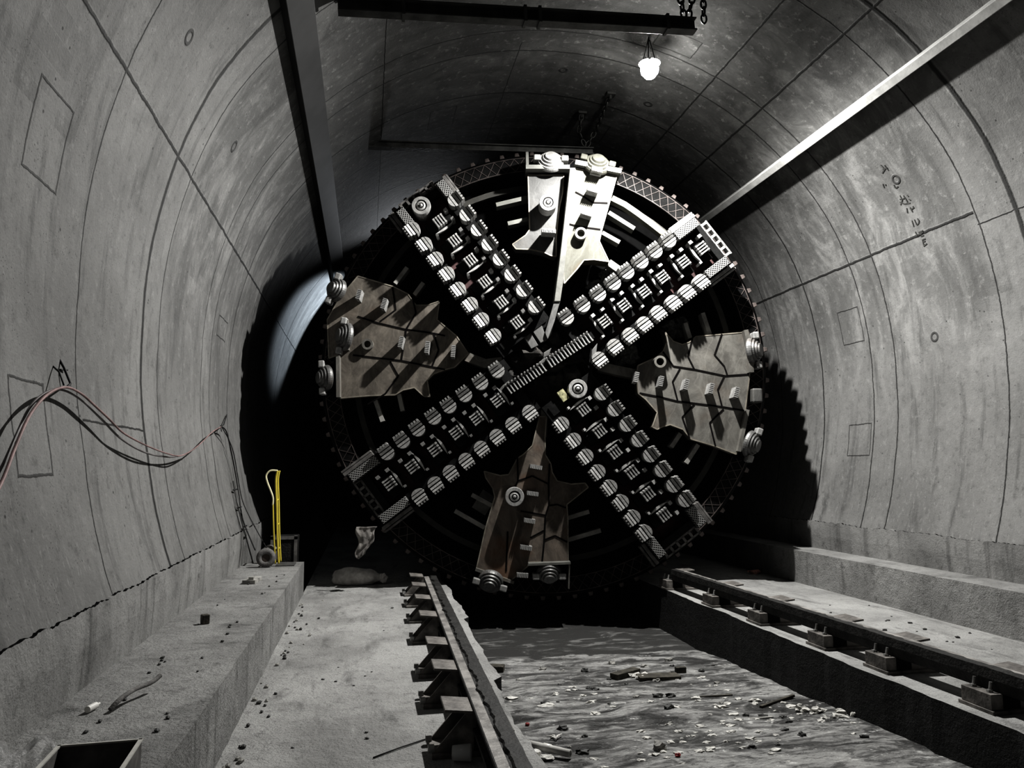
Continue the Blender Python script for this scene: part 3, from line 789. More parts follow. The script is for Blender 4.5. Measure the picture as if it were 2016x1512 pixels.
# ---- scraper bits
def bit_mesh():
    mb = MB(); mb.cur = 1
    mb.cyl((0, .15, 0), (0, .34, 0), .09, n=18)  # near-black base paints shade into the slots
    mb.cur = 0
    def cap(z0, z1):
        R_ = .108; pts = []
        for k in range(9):
            z = z0 + (z1 - z0) * k / 8; pts.append((math.sqrt(max(0, R_ * R_ - z * z)), z))
        poly = pts + [(-x, z) for x, z in pts[::-1]]
        mb.prism(poly, 0.0, .20)
    cap(-.1075, -.056); cap(-.044, -.006)
    sl = lambda p, x: (x, p[0], p[1])
    mb.prism([(.0, .013), (-.018, .049), (.17, .049), (.17, .013)], -.099, .099, sl); mb.prism([(-.024, .063), (-.040, .095), (.17, .095), (.17, .063)], -.094, .094, sl)
    for i in range(4): mb.box((-.072 + .048 * i, .06, .114), (.026, .19, .036))
    return mb
def comb_mesh():
    mb = MB(); mb.cur = 1
    mb.box((0, .22, 0), (.20, .28, .19)); mb.cyl((.02, .25, -.19), (.02, .25, .19), .10, n=16)
    mb.cur = 0
    for i in range(4):
        z = -.063 + .042 * i
        mb.box((0, .05, z), (.125, .10, .020)); mb.box((-.062, .04, z), (.024, .10, .028)); mb.box((.062, .04, z), (.024, .10, .028))
    pts = [(-.105 - .028 * math.cos(PI * (k / 8 - .5)), -.15 + .30 * k / 8) for k in range(9)]
    mb.prism(pts + [(-.100, .15), (-.100, -.15)], .07, .13)
    return mb
bit0 = None; comb0 = None; nub0 = None
arms = [('NE', 37, 'NE_u', 'NE_l', 1), ('NW', 127, 'NW_l', 'NW_r', -1), ('SW', 217, 'SW_l', 'SW_u', -1), ('SE', 307, 'SE_r', 'SE_l', 1)]
spin = {'NE': 'upper right toothed spoke, brightest of the four', 'NW': 'upper left toothed spoke', 'SW': 'lower left toothed spoke', 'SE': 'lower right toothed spoke'}
for key, deg, kp, kn, nside in arms:
    th = math.radians(deg); d = Vector((math.cos(th), 0, math.sin(th))); p = Vector((-math.sin(th), 0, math.cos(th)))
    def AP(r, s, w): return P3(0, 0, w) + d * r + p * s
    R3 = Matrix((d, Vector((0, 1, 0)), p)).transposed()
    mb = MB()
    for s in (-1, 1):
        mb.box(AP(1.66, s * .345, .42), (2.45, .50, .16), R3)
    mb.box(AP(.56, 0, .40), (.14, .5, .72), R3); mb.box(AP(2.93, 0, .46), (.10, .5, .76), R3)
    mb.cur = 1; mb.box(AP(1.72, 0, .40), (2.36, .06, .58), R3)
    mb.cur = 0
    sp = mb.build('spoke', [M['dark'], M['spokefloor']], TBM)
    sp['label'] = spin[key]
    for kk, s in ((kp, 1), (kn, -1)):
        for (u, v) in F[kk]:
            if bit0 is None: bit0 = bit_mesh().build('scraper_bit', [M['bit'], M['dark']], sp); o = bit0
            else: o = bit0.copy(); col.objects.link(o); o.parent = sp
            o.location = P3(u, v, 0.0); o.rotation_euler = (0, -(th if s > 0 else th + PI), 0); o.scale = (.9, 1, .9)
    for (u, v) in F[key + '_m']:
        if comb0 is None: comb0 = comb_mesh().build('ripper_block', [M['bit'], M['dark']], sp); o = comb0
        else: o = comb0.copy(); col.objects.link(o); o.parent = sp
        o.location = P3(u, v, .03); o.rotation_euler = (0, -th, 0)
        for (da, dp, sz) in ((-.075, .165 * nside, 1), (.085, .16 * nside, 1), (-.14, -.15 * nside, .7)):
            if nub0 is None:
                mb = MB(); mb.box((0, .1, 0), (.056, .2, .046), taper=(.9, .9)); nub0 = mb.build('lug', M['bit'], sp); q = nub0
            else: q = nub0.copy(); col.objects.link(q); q.parent = sp
            q.location = P3(u, v, .05) + d * da + p * dp; q.rotation_euler = (0, -th, 0); q.scale = (sz, 1, sz)
    # hardfaced gauge blocks at the end of the spoke
    rr = {'NE': 2.73, 'NW': 2.84, 'SW': 2.85, 'SE': 2.86}[key]; ln_ = {'NE': .37, 'NW': .26, 'SW': .44, 'SE': .28}[key]
    for s in (-1, 1):
        mb = MB(); mb.box((0, .09, 0), (ln_, .18, .125)); mb.cur = 1; mb.box((0, .28, s * .03), (ln_ + .04, .20, .2))
        mb.cur = 2; mb.box((.04, .16, s * .105), (ln_ + .05, .12, .05)); mb.box((.05, .20, s * .155), (ln_ + .05, .12, .03))
        g_ = mb.build('gauge_block', [M['hatch'], M['dark'], M['bit'] if key == 'NE' else M['darkpale']], sp, bevel=.006)
        g_.location = AP(rr, s * .345, .04); g_.rotation_euler = (0, -th, 0)
    # chain of square pockets across the end
    mb = MB(); mb.box(AP(3.0, 0, .30), (.03, .10, .60), R3); mb.box(AP(3.10, 0, .30), (.025, .10, .60), R3)
    for i in range(6): mb.box(AP(3.05, -.275 + .11 * i, .30), (.12, .10, .035), R3)
    mb.build('end_grille', M['bit'] if key == 'NE' else M['darkpale'], sp)
# ---- dark muddy hub and the comb bar across it
mb = MB()
for i in range(26):
    a = random.uniform(0, 2 * PI); r_ = random.uniform(.05, .55)
    mb.blob(P3(r_ * math.cos(a), r_ * math.sin(a), random.uniform(.26, .42)), (random.uniform(.08, .2), .12, random.uniform(.08, .18)), i, .4, 2, 2.0)
mb.lathe([(.001, .36), (.66, .36), (.68, .6), (.001, .6)], P3(0, 0, 0), (0, 1, 0), 28)
mb.build('hub', M['hubmud'], TBM)
p0 = Vector((-.56, -.37)); p1 = Vector((.60, .39)); dd = (p1 - p0).normalized(); th = math.atan2(dd.y, dd.x)
mb = MB(); mb.box(P3((p0.x + p1.x) / 2, (p0.y + p1.y) / 2, .22), ((p1 - p0).length + .08, .24, .10), Matrix.Rotation(-th, 3, 'Y'))
cb = mb.build('center_bar', M['dark'], TBM)
K = 27
for i in range(K):
    c = p0 + (p1 - p0) * (i + .5) / K
    if i == 12: continue
    mb = MB(); mb.box((0, .05, 0), (.017, .12, .145)); mb.box((0, .0, -.07), (.02, .06, .02)); mb.box((0, .0, .07), (.02, .06, .02))
    o = mb.build('bar_tooth', M['bit'], cb); o.location = P3(c.x, c.y, .03); o.rotation_euler = (0, -th + random.uniform(-.04, .04), 0)
mb = MB()
for poly in ([(-.12, .02), (-.20, -.10), (-.12, -.16), (.0, -.02), (-.03, .1)], [(-.62, -.30), (-.52, -.22), (-.66, -.44), (-.75, -.52), (-.72, -.42)], [(.62, .20), (.70, .30), (.68, .14), (.60, .02)], [(-.05, .16), (.06, .23), (.02, .12), (-.06, .08)]):
    mb.prism(poly, .12, .3, pmap)
mb.build('hub_plate', M['plate_grey'], TBM, bevel=.01)
o = strip([(.17, -.37), (.26, -.50)], .10, .2, .10, 'hub_tag', M['tagyellow'])
# crumbs of ground stuck in the openings
for poly, w in (([(.70, 1.45), (.95, 1.40), (1.05, 1.15), (.85, 1.05), (.62, 1.20)], .6), ([(.88, .05), (1.3, .1), (1.25, .28), (1.0, .22)], .5), ([(1.75, .8), (1.95, .9), (2.0, .5), (1.8, .35)], .6)):
    c = Vector((sum(q[0] for q in poly) / len(poly), sum(q[1] for q in poly) / len(poly)))
    mb = MB()
    for k in range(10): mb.blob(P3(c.x + random.uniform(-.14, .14), c.y + random.uniform(-.13, .13), w + random.uniform(-.05, .05)), (.09, .06, .09), k + 50, .5, 2, 3)
    mb.build('packed_soil', M['soil'], TBM)
strip([(-.97, -1.86), (-.78, -1.98)], .75, .8, .30, 'mud_cake', M['brace'])
# ================================================================== RAILS AND THEIR CHAIRS
def rail(x, side, y0, y1, label):
    """H section laid on the chairs; caked mud on the trench side"""
    root = empty('steel_rail', (x, 0, 0)); tag(root, label, 'rail')
    mb = MB()
    mb.box((0, (y0 + y1) / 2, .135), (.15, y1 - y0, .022)); mb.box((0, (y0 + y1) / 2, .19), (.022, y1 - y0, .10)); mb.box((0, (y0 + y1) / 2, .245), (.15, y1 - y0, .022))
    mb.build('beam', M['mud_steel'], root, bevel=.003)
    mb = MB()
    vs = []; n = int((y1 - y0) / .04)
    for i in range(n + 1):
        y = y0 + (y1 - y0) * i / n
        e = .028 * noise.noise(Vector((y * 6, x, 0))) + .02 * noise.noise(Vector((y * 17, x, 2)))
        hh = .012 + .012 * abs(noise.noise(Vector((y * 9, x, 7))))
        a = (.0 + e) * side; b = .082 * side
        vs += [(a, y, .2565), (a + .01 * side, y, .2565 + hh), (b, y, .2565 + hh * .8), (b * 1.08, y, .20), (b * .9, y, .125)]
    fs = []
    for i in range(n):
        for k in range(4): fs.append((i * 5 + k, i * 5 + k + 1, i * 5 + k + 6, i * 5 + k + 5))
    mb._add(vs, fs); mb.build('caked_mud', M['mud_steel'], root)
    mb = MB(); mb.box((-.040 * side, (y0 + y1) / 2, .2572), (.056, y1 - y0, .003)); mb.build('worn_strip', M['rail_top'], root)
    return root
rL = rail(.735, 1, 1.2, 9.75, 'long mud caked steel rail on the left edge of the trench with one bright flange')
rR = rail(4.10, -1, 1.2, 9.75, 'long black mud caked steel rail on the right ledge of the trench')
rL.rotation_euler = (0, 0, -.0205); rL.location = (.605, 0, 0); rR.rotation_euler = (0, 0, .022); rR.location = (4.315, 0, 0)
def chair(side):
    """welded chair: tall braced plate on the outer side, low clamp box on the trench side"""
    root = empty('rail_chair'); s = side
    mb = MB(); mb.box((-.07 * s, 0, .012), (.48, .30, .024)); mb.build('base_plate', M['bracket'], root, bevel=.003)
    for yy in (-.11, .11):
        mb = MB(); mb.prism([(-.30 * s, .024), (-.11 * s, .235), (-.06 * s, .235), (-.06 * s, .024)], yy - .007, yy + .007); mb.build('gusset', M['bracket'], root)
    mb = MB(); mb.box((-.155 * s, 0, .242), (.17, .27, .016), Matrix.Rotation(.10 * s, 3, 'Y')); mb.build('top_plate', M['bracket'], root, bevel=.003)
    mb = MB(); mb.box((0, 0, .074), (.14, .24, .10)); mb.build('pedestal', M['dark'], root)
    b = MB(); b.box((.115 * s, 0, .075), (.09, .26, .10)); b.build('clamp_box', M['bracket'], root, bevel=.004)
    for yy in (-.07, .07):
        mb = MB(); mb.cyl((.115 * s, yy, .12), (.10 * s, yy, .19), .010, n=8); mb.cyl((.114 * s, yy, .125), (.112 * s, yy, .14), .020, n=6); mb.build('bolt', M['bit'], root)
    for yy in (-.09, .09):
        mb = MB(); mb.box((-.31 * s, yy, .04), (.035, .04, .035)); mb.build('nut', M['bit'], root)
    return root
chL = chair(1); chR = chair(-1)
LL = ['nearest', 'second nearest', 'third nearest', 'fourth from the camera, middle', 'fifth from the camera', 'sixth from the camera', 'farthest']
for i, y in enumerate((4.55, 5.45, 6.2, 7.35, 8.3, 9.2, 10.0)):
    o = chL if i == 0 else copy_tree(chL); o.location = (.605 + .0205 * y, y, 0)
    tag(o, 'welded steel rail chair, %s of those under the left rail' % LL[i], 'rail support', 'steel chairs under the left rail')
LL = ['nearest', 'second nearest', 'third nearest', 'fourth nearest', 'fifth nearest', 'farthest']
for i, y in enumerate((4.62, 5.62, 6.42, 7.5, 8.55, 9.85)):
    o = chR if i == 0 else copy_tree(chR); o.location = (4.315 - .022 * y, y, 0)
    tag(o, 'steel rail chair with bolted clamp box, %s of those under the right rail' % LL[i], 'rail support', 'steel chairs under the right rail')

# ================================================================== OVERHEAD
def hbeam(a, b, h, w, name, label):
    a = Vector(a); b = Vector(b); d = (b - a); L = d.length; mid = (a + b) / 2
    ang = math.atan2(d.z, d.x)
    root = empty(name, mid); root.rotation_euler = (0, -ang, math.atan2(d.y, d.x))
    tag(root, label, 'beam')
    mb = MB()
    mb.box((0, 0, h / 2 - .008), (L, w, .016)); mb.box((0, 0, -h / 2 + .008), (L, w, .016)); mb.box((0, 0, 0), (L, .014, h - .03))
    mb.build('beam', M['beam'], root, bevel=.002)
    return root
B1 = hbeam((-.36, 6.97, 5.98), (3.27, 6.97, 6.19), .14, .12, 'hanging_beam', 'dark steel cross beam hanging across the top of the tunnel, nearest')
for x in (-.0, .15, 1.5, -1.2):
    mb = MB(); mb.box((x, 0, 0), (.03, .14, .17)); mb.build('clamp', M['beam'], B1)
B2 = hbeam((-.38, 10.9, 6.32), (3.36, 10.9, 6.50), .11, .12, 'hanging_beam', 'dark steel cross beam hanging just behind the top of the boring machine')
def chain_mesh(name, pts, r, label, mat='chain', group=None):
    """links along a polyline"""
    mb = MB(); mb.smooth = True
    P = [Vector(p) for p in pts]; k = 0
    for a, b in zip(P, P[1:]):
        d = (b - a); n = max(1, int(d.length / (r * 5.0))); u = d.normalized()
        t = Vector((0, 1, 0)) if abs(u.y) < .9 else Vector((1, 0, 0))
        s1 = u.cross(t).normalized(); s2 = u.cross(s1)
        for i in range(n):
            c = a + d * (i + .5) / n; s = s1 if k % 2 == 0 else s2; k += 1
            L = []
            for j in range(12):
                an = 2 * PI * j / 12
                L.append(c + u * math.cos(an) * r * 3.4 + s * math.sin(an) * r * 1.9)
            L.append(L[0]); mb.tube(L, r * .75, 6, False)
    o = mb.build(name, M[mat])
    return tag(o, label, 'chain', group)
e = Vector((3.16, 6.97, 6.27))
chain_mesh('hanging_chain', [e, (3.02, 6.97, 6.99)], .016, 'left leg of the chain sling holding the right end of the near hanging beam', group='chain slings on the near hanging beam')
chain_mesh('hanging_chain', [e + Vector((.04, 0, 0)), (3.36, 6.97, 6.97)], .016, 'right leg of the chain sling holding the right end of the near hanging beam', group='chain slings on the near hanging beam')
chain_mesh('hanging_chain', [(3.56, 7.35, 6.92), (3.56, 7.35, 6.50)], .016, 'short loose chain hanging free beside the end of the near beam')
chain_mesh('hanging_chain', [(3.26, 10.9, 6.58), (3.38, 10.85, 6.80), (3.36, 10.0, 6.98)], .017, 'longer chain from the ceiling bracket to the beam behind the machine')
chain_mesh('hanging_chain', [(3.24, 10.9, 6.58), (3.12, 10.85, 6.78), (3.13, 10.7, 7.00)], .017, 'shorter chain left of its twin above the beam behind the machine')
for i, (x, y, z, l) in enumerate(((3.36, 10.0, 6.985, 'small ceiling bracket holding the longer far chain'), (3.13, 10.7, 7.01, 'small ceiling bracket holding the shorter far chain'))):
    mb = MB(); mb.box((0, 0, 0), (.13, .11, .035)); mb.cyl((0, 0, -.02), (0, 0, -.07), .022, n=8)
    tag(mb.build('ceiling_bracket', M['chain'], loc=(x, y, z)), l, 'bracket')
# the site lamp
LX, LY, LZ = 3.37, 8.5, 6.54
lamp = empty('hanging_site_lamp', (LX, LY, 6.98)); tag(lamp, 'glaring white site lamp hanging from the ceiling above the boring machine', 'lamp')
mb = MB(); mb.smooth = True
for i in range(6):
    a = 2 * PI * i / 6
    mb.tube([(-.02, -.04, -.02), (.03 * math.cos(a), .03 * math.sin(a), -.12), (.085 * math.cos(a), .085 * math.sin(a), -.32)], .006, 6)
mb.build('wire_cage', M['iron'], lamp)
mb = MB(); mb.smooth = True; mb.tube([(.12, -.35, .02), (.05, -.2, -.02), (0, -.08, -.01), (0, 0, -.08)], .012, 6); mb.build('cord', M['iron'], lamp)
mb = MB(); mb.lathe([(.02, -.28), (.05, -.29), (.13, -.34), (.135, -.35)], (0, 0, 0), (0, 0, 1), 28); mb.build('shade', M['bit'], lamp)
mb = MB(); mb.smooth = True; mb.lathe([(.001, -.54), (.06, -.53), (.105, -.47), (.115, -.42), (.10, -.37), (.001, -.36)], (0, 0, 0), (0, 0, 1), 28); gl = mb.build('lamp_glass', M['glow'], lamp)
gl.visible_shadow = False

# ================================================================== HOSE, HOOKS AND WIRES ON THE LEFT WALL
def smoothpts(pts, k=8):
    P = [Vector(p) for p in pts]; out = []
    for i in range(len(P) - 1):
        a = P[max(i - 1, 0)]; b = P[i]; c = P[i + 1]; d = P[min(i + 2, len(P) - 1)]
        for j in range(k):
            t = j / k
            out.append(.5 * ((2 * b) + (c - a) * t + (2 * a - 5 * b + 4 * c - d) * t * t + (3 * b - a - 3 * c + d) * t ** 3))
    out.append(P[-1]); return out
hook = wpt(-98, 4.95, .10)
cab = [(-1.485, 3.285, 1.334), (-1.549, 3.652, 1.529), (-1.597, 3.886, 1.699), (-1.637, 4.122, 1.868), (-1.662, 4.382, 1.993), (-1.673, 4.646, 2.056), (-1.67, 4.875, 2.041), (-1.661, 5.071, 1.991), (-1.647, 5.323, 1.919), (-1.632, 5.547, 1.847), (-1.621, 5.865, 1.797), (-1.611, 6.232, 1.756), (-1.603, 6.659, 1.722), (-1.6, 7.085, 1.712), (-1.617, 7.646, 1.779), (-1.639, 8.195, 1.88), (-1.663, 8.763, 1.999), (-1.677, 9.329, 2.085)]
mb = MB(); mb.smooth = True; mb.tube(smoothpts(cab, 5), [.0088 - .003 * min(1, k / 60) for k in range(86)], 8)
tag(mb.build('hose', M['cable_pink']), 'dusty pink hose looped over a wire hook on the left wall', 'hose')
cab2 = [(-1.535, 3.385, 1.385), (-1.6, 3.76, 1.594), (-1.64, 3.984, 1.749), (-1.677, 4.216, 1.912), (-1.696, 4.471, 2.015), (-1.701, 4.69, 2.043), (-1.695, 4.955, 2.011), (-1.677, 5.274, 1.915), (-1.652, 5.624, 1.799), (-1.632, 6.182, 1.716), (-1.632, 6.951, 1.70), (-1.642, 7.662, 1.755)]
mb = MB(); mb.smooth = True; mb.tube(smoothpts(cab2), .007, 8)
tag(mb.build('electric_cable', M['cable_grey']), 'thin dark cable running along just under the pink hose', 'cable')
mb = MB(); mb.smooth = True
mb.tube([(-1.80, 4.859, 2.249), (-1.76, 4.84, 2.19), (-1.73, 4.87, 2.10), (-1.69, 4.70, 2.06)], .007, 6); mb.tube([(-1.79, 4.79, 2.172), (-1.763, 4.902, 2.185)], .006, 6)
mb.tube([(-1.79, 4.75, 2.19), (-1.74, 4.72, 2.15), (-1.69, 4.66, 2.07)], .005, 6)
tag(mb.build('wire_hook', M['iron']), 'twisted black wire hook near the left edge holding up the hose', 'hook')
mb = MB(); mb.smooth = True
mb.tube([(-1.777, 10.25, 2.29), (-1.74, 9.85, 2.14), (-1.68, 9.35, 2.09)], .007, 6); mb.tube([(-1.75, 9.7, 2.12), (-1.70, 9.5, 2.04)], .005, 6)
tag(mb.build('wire_hook', M['iron']), 'small wire hook at the far end of the hose beside the dark opening', 'hook')
mb = MB(); mb.smooth = True
mb.tube(smoothpts([(-1.68, 9.40, 2.09), wpt(-99.5, 9.75, .08), wpt(-102, 9.9, .08), wpt(-105.5, 10.12, .06), wpt(-110, 10.12, .06), wpt(-114, 9.95, .06), (-1.30, 9.75, .62)]), .008, 6)
mb.tube(smoothpts([(-1.68, 9.42, 2.08), wpt(-101, 9.9, .08), wpt(-103.5, 10.1, .08), wpt(-107, 10.22, .07), wpt(-112, 10.2, .08), (-1.20, 10.0, .62)]), .006, 6)
tag(mb.build('loose_cable', M['iron']), 'thin black cable drooping from the far hook down to the hand truck', 'cable')
mb = MB(); mb.smooth = True
for s, off in ((0, 0), (1, .035)):
    mb.tube([wpt(-107.5, 10.05 + off, .03), wpt(-111, 9.98 + off, .035), wpt(-115, 9.85 + off * 1.3, .05), (-1.32, 9.75 + off, .46)], .005, 6)
for a in (-109, -112, -115.2):
    mb.tube([wpt(a, 9.97, .03), wpt(a, 10.14, .05)], .009, 6)
tag(mb.build('wire_ladder', M['iron']), 'narrow ladder of black tie wire leaning on the left wall above the wheel', 'wire')

# ================================================================== HAND TRUCK ON THE KERB
ht = empty('hand_truck', (-1.12, 9.98, .41)); tag(ht, 'yellow two wheeled hand truck standing at the far end of the left kerb', 'hand truck')
mb = MB(); mb.smooth = True
mb.tube(smoothpts([(.085, -.10, .03), (.06, -.10, .35), (.035, -.10, .8), (.02, -.10, 1.05), (.035, -.10, 1.165)]), .0125, 8)
mb.tube(smoothpts([(.085, .12, .03), (.06, .12, .35), (.035, .12, .8), (.02, .12, 1.05), (.035, .12, 1.165)]), .0115, 8)
mb.tube(smoothpts([(.045, -.10, .03), (.015, -.10, .4), (-.008, -.10, .78)]), .0105, 8)
mb.build('frame', M['yellow'], ht)
for z in (.2, .5, .8): 
    mb = MB(); mb.smooth = True; mb.tube([(.072 - z * .05, -.10, z), (.072 - z * .05, .12, z)], .011, 8); mb.build('cross_bar', M['yellow'], ht)
mb = MB(); mb.smooth = True; mb.tube(smoothpts([(.035, -.10, 1.165), (-.05, -.10, 1.165), (-.098, -.10, 1.11), (-.085, -.10, 1.03), (-.04, -.10, .92), (-.008, -.10, .83), (-.008, -.10, .74)]), .011, 8); mb.build('handle', M['cream'], ht)
mb = MB(); mb.box((.16, .02, .008), (.22, .30, .010)); mb.build('toe_plate', M['plate_grey'], ht)
for yy in (-.20, .19):
    mb = MB(); mb.smooth = True; mb.torus((-.055, yy, .115), (0, 1, 0), .078, .038, 30, 10)
    w = mb.build('wheel', M['rubber'], ht)
    mb = MB(); mb.lathe([(.001, -.022), (.045, -.024), (.052, -.015), (.052, .015), (.045, .024), (.001, .022)], (-.055, yy, .115), (0, 1, 0), 20); mb.build('hub', M['hub'], w)
mb = MB(); mb.cyl((-.055, -.20, .115), (-.055, .19, .115), .010, n=10); mb.build('axle', M['iron'], ht)
mb = MB(); mb.bar((-.055, -.05, .115), (.06, -.05, .2), .02, .02); mb.bar((-.055, .08, .115), (.06, .08, .2), .02, .02); mb.build('axle_bracket', M['iron'], ht)
# dim crate behind the kerb
cr = empty('dark_crate', (-1.05, 10.75, 0)); tag(cr, 'dim crate standing in the shadow behind the hand truck', 'crate')
mb = MB(); mb.box((0, 0, .36), (.34, .34, .70)); mb.build('body', M['mud_steel'], cr, bevel=.01)
mb = MB()
for x in (-.15, .15): mb.box((x, -.178, .36), (.04, .02, .72))
for z in (.03, .69): mb.box((0, -.178, z), (.34, .02, .04))
mb.build('batten', M['darkpale'], cr)

# ================================================================== THINGS ON KERB AND FLOOR
def lump(name, c, s, mat, label, cat, seed, group=None, amp=.3, sub=2):
    mb = MB(); mb.blob((0, 0, 0), s, seed, amp, sub, 1.6)
    o = mb.build(name, M[mat]); o.location = c
    return tag(o, label, cat, group)
# sack and cloth
mb = MB(); mb.smooth = True
bm = bmesh.new(); bmesh.ops.create_icosphere(bm, subdivisions=4, radius=1)
vs = []
for v in bm.verts:
    p = v.co.copy(); n_ = noise.noise(p * 2.2) * .10 + noise.noise(p * 6) * .035
    sx = abs(p.x) ** .75 * (1 if p.x > 0 else -1)
    taper = 1 - .35 * max(0, p.x) ** 2
    vs.append((sx * .34 * (1 + n_), p.y * .20 * taper * (1 + n_), max(-.085, p.z * .12 * (1 + n_ * 1.6) * (1.1 - .3 * p.x))))
mb._add(vs, [[v.index for v in f.verts] for f in bm.faces]); bm.free()
sk = mb.build('sack', M['bag']); sk.location = (-.10, 11.05, .088); sk.rotation_euler = (0, 0, -.15)
tag(sk, 'grey tied sack lying on the floor in the shadow left of the machine', 'sack')
mb = MB(); mb.torus((.335, 0, .0), (1, 0, 0), .045, .014, 16, 6); mb.blob((.375, 0, .0), (.05, .05, .05), 4, .5); mb.build('tie', M['bag'], sk)
def cloth(name, loc, w, h, mat, label, rz=0.0):
    nx, nz = 16, 24; vs = []; fs = []
    for j in range(nz + 1):
        for i in range(nx + 1):
            u, v = i / nx, j / nz
            ww = w * (1 - .55 * v)
            vs.append((ww * (u - .35) - .05 * v * v - .02 * math.sin(v * 9), .03 * math.sin(u * 7 + v * 4 + .8) * (1 - .3 * v) + .03 * noise.noise(Vector((u * 5, v * 5, 2))), -h * v * (1 - .25 * abs(u - .35))))
    fs = [(j * (nx + 1) + i, j * (nx + 1) + i + 1, (j + 1) * (nx + 1) + i + 1, (j + 1) * (nx + 1) + i) for j in range(nz) for i in range(nx)]
    mb = MB(); mb.smooth = True; mb._add(vs, fs); o = mb.build(name, M[mat]); o.location = loc; o.rotation_euler = (0, 0, rz)
    so = o.modifiers.new('thick', 'SOLIDIFY'); so.thickness = .006
    return tag(o, label, 'cloth')
cloth('hanging_cloth', (-.02, 10.3, .84), .27, .42, 'cloth', 'dirty pale cloth hanging from the lower left rim of the machine')
lump('rag', (5.86, 10.95, .03), (.10, .06, .035), 'rag', 'crumpled red and white rag on the floor at the foot of the right kerb', 'rag', 21, amp=.5)
# kerb litter
mb = MB(); mb.box((0, 0, .02), (.13, .30, .04)); mb.box((.02, -.10, .055), (.05, .07, .03))
o = mb.build('timber_offcut', M['stone']); o.location = (-1.16, 8.55, .41); o.rotation_euler = (0, 0, -.1); tag(o, 'flat timber offcut lying on the left kerb just in front of the hand truck', 'offcut')
mb = MB(); mb.box((0, 0, .035), (.055, .06, .07)); o = mb.build('wood_block', M['wood'], bevel=.006); o.location = (-1.20, 6.36, .411); o.rotation_euler = (0, 0, .5)
tag(o, 'small dark wooden block at the foot of the left wall on the kerb', 'block')
mb = MB(); mb.smooth = True; mb.tube(smoothpts([(-1.21, 4.17, .425), (-1.18, 4.22, .46), (-1.15, 4.35, .47), (-1.10, 4.47, .47), (-1.07, 4.53, .49)]), .012, 8)
tag(mb.build('hose_offcut', M['rubber']), 'short curved offcut of grey hose lying on the near kerb', 'hose')
mb = MB(); mb.lathe([(.001, 0), (.016, 0), (.016, .07), (.006, .085), (.006, .1), (.001, .1)], (0, 0, 0), (.25, 1, 0), 14)
o = mb.build('small_tube', M['pvc']); o.location = (-1.315, 4.18, .43); tag(o, 'small pale tube lying against the foot of the near left wall', 'tube')
GL = 'crumbs of concrete along the foot of the left kerb'
for i in range(46):
    y = random.uniform(4.2, 9.8); x = -.74 + random.uniform(0, .10) * (1 + (random.random() < .2) * 2)
    s = random.uniform(.008, .02)
    lump('concrete_crumb', (x, y, s * .5), (s, s * 1.3, s * .8), 'stone_dark' if i % 2 else 'stone', 'small crumb of concrete on the floor along the left kerb', 'rubble', i, GL, sub=1)
GL = 'crumbs of concrete on top of the left kerb'
for i in range(34):
    y = random.uniform(3.6, 9.2); x = random.choice([-1.25, -1.2, -1.0, -.95]) + random.uniform(-.05, .07); s = random.uniform(.006, .014)
    lump('concrete_crumb', (x, y, .41 + s * .5), (s, s * 1.4, s * .7), 'stone_dark', 'small dark crumb lying on top of the left kerb', 'rubble', i + 60, GL, sub=1)
# floor litter
mb = MB(); mb.smooth = True; mb.tube([(.07, 4.48, .006), (.22, 4.60, .008), (.38, 4.72, .006)], .004, 6)
tag(mb.build('thin_rod', M['iron']), 'thin dark rod lying on the pale floor left of the near rail chair', 'rod')
N = NT('clear plastic cup'); N.b.inputs['Alpha'].default_value = .35; N.b.inputs['Roughness'].default_value = .15; N.out((.8, .8, .8, 1))
mb = MB(); mb.smooth = True; mb.lathe([(.001, 0), (.036, 0), (.046, .10), (.048, .10), (.039, -.002)], (0, 0, 0), (1, -.25, .05), 24)
o = mb.build('plastic_cup', N.mat); o.location = (.50, 4.36, .045); tag(o, 'clear plastic cup lying on the floor beside the nearest rail chair', 'cup')
# ================================================================== TRENCH DEBRIS
def plank(c, L, w, h, rz, label, tilt=0.0, mat='wood'):
    mb = MB(); mb.box((0, 0, h / 2), (L, w, h)); o = mb.build('wood_plank', M[mat], bevel=.005)
    o.location = (c[0], c[1], bedz(c[0], c[1]) - .005); o.rotation_euler = (0, tilt, rz); return tag(o, label, 'plank')
plank((2.61, 7.58), .36, .10, .06, .55, 'short dark timber lying askew in the mud at the middle of the trench', 0)
plank((2.89, 7.40), .42, .16, .05, -.05, 'long flat dark plank lying across the mud of the trench')
plank((3.21, 7.60), .11, .05, .065, .05, 'small black block standing right of the long plank in the trench')
plank((1.37, 8.08), .17, .12, .06, -.3, 'dark brick shaped block at the left edge of the trench by the puddle')
plank((3.56, 6.32), .52, .03, .025, .50, 'thin dark stick pointing away in the right part of the trench mud')
plank((3.12, 6.62), .34, .025, .02, .02, 'thin flat splinter lying crosswise in the trench mud')
plank((3.18, 5.92), .22, .03, .012, .05, 'short pale lath in the trench mud', mat='stone')
def pipe(a, b, r, label, sock=True):
    a = Vector(a); b = Vector(b); u = (b - a).normalized()
    mb = MB(); mb.smooth = True
    L = (b - a).length
    mb.lathe([(r * .7, .005), (r, 0), (r, L * .38), (r * 1.18, L * .39), (r * 1.18, L * .55), (r, L * .56), (r, L), (r * .72, L), (r * .7, L - .05), (.001, L - .05)], a, u, 18)
    return tag(mb.build('pipe_offcut', M['pvc']), label, 'pipe')
zz = -.37
pipe((1.16, 5.52, zz + .03), (1.42, 5.30, zz + .02), .026, 'white plastic pipe with a coupling lying at the near left edge of the trench')
lump('pipe_elbow', (1.19, 5.38, zz + .01), (.045, .03, .028), 'pvc', 'white rounded pipe elbow beside the white pipe in the trench', 'pipe fitting', 3, amp=.12)
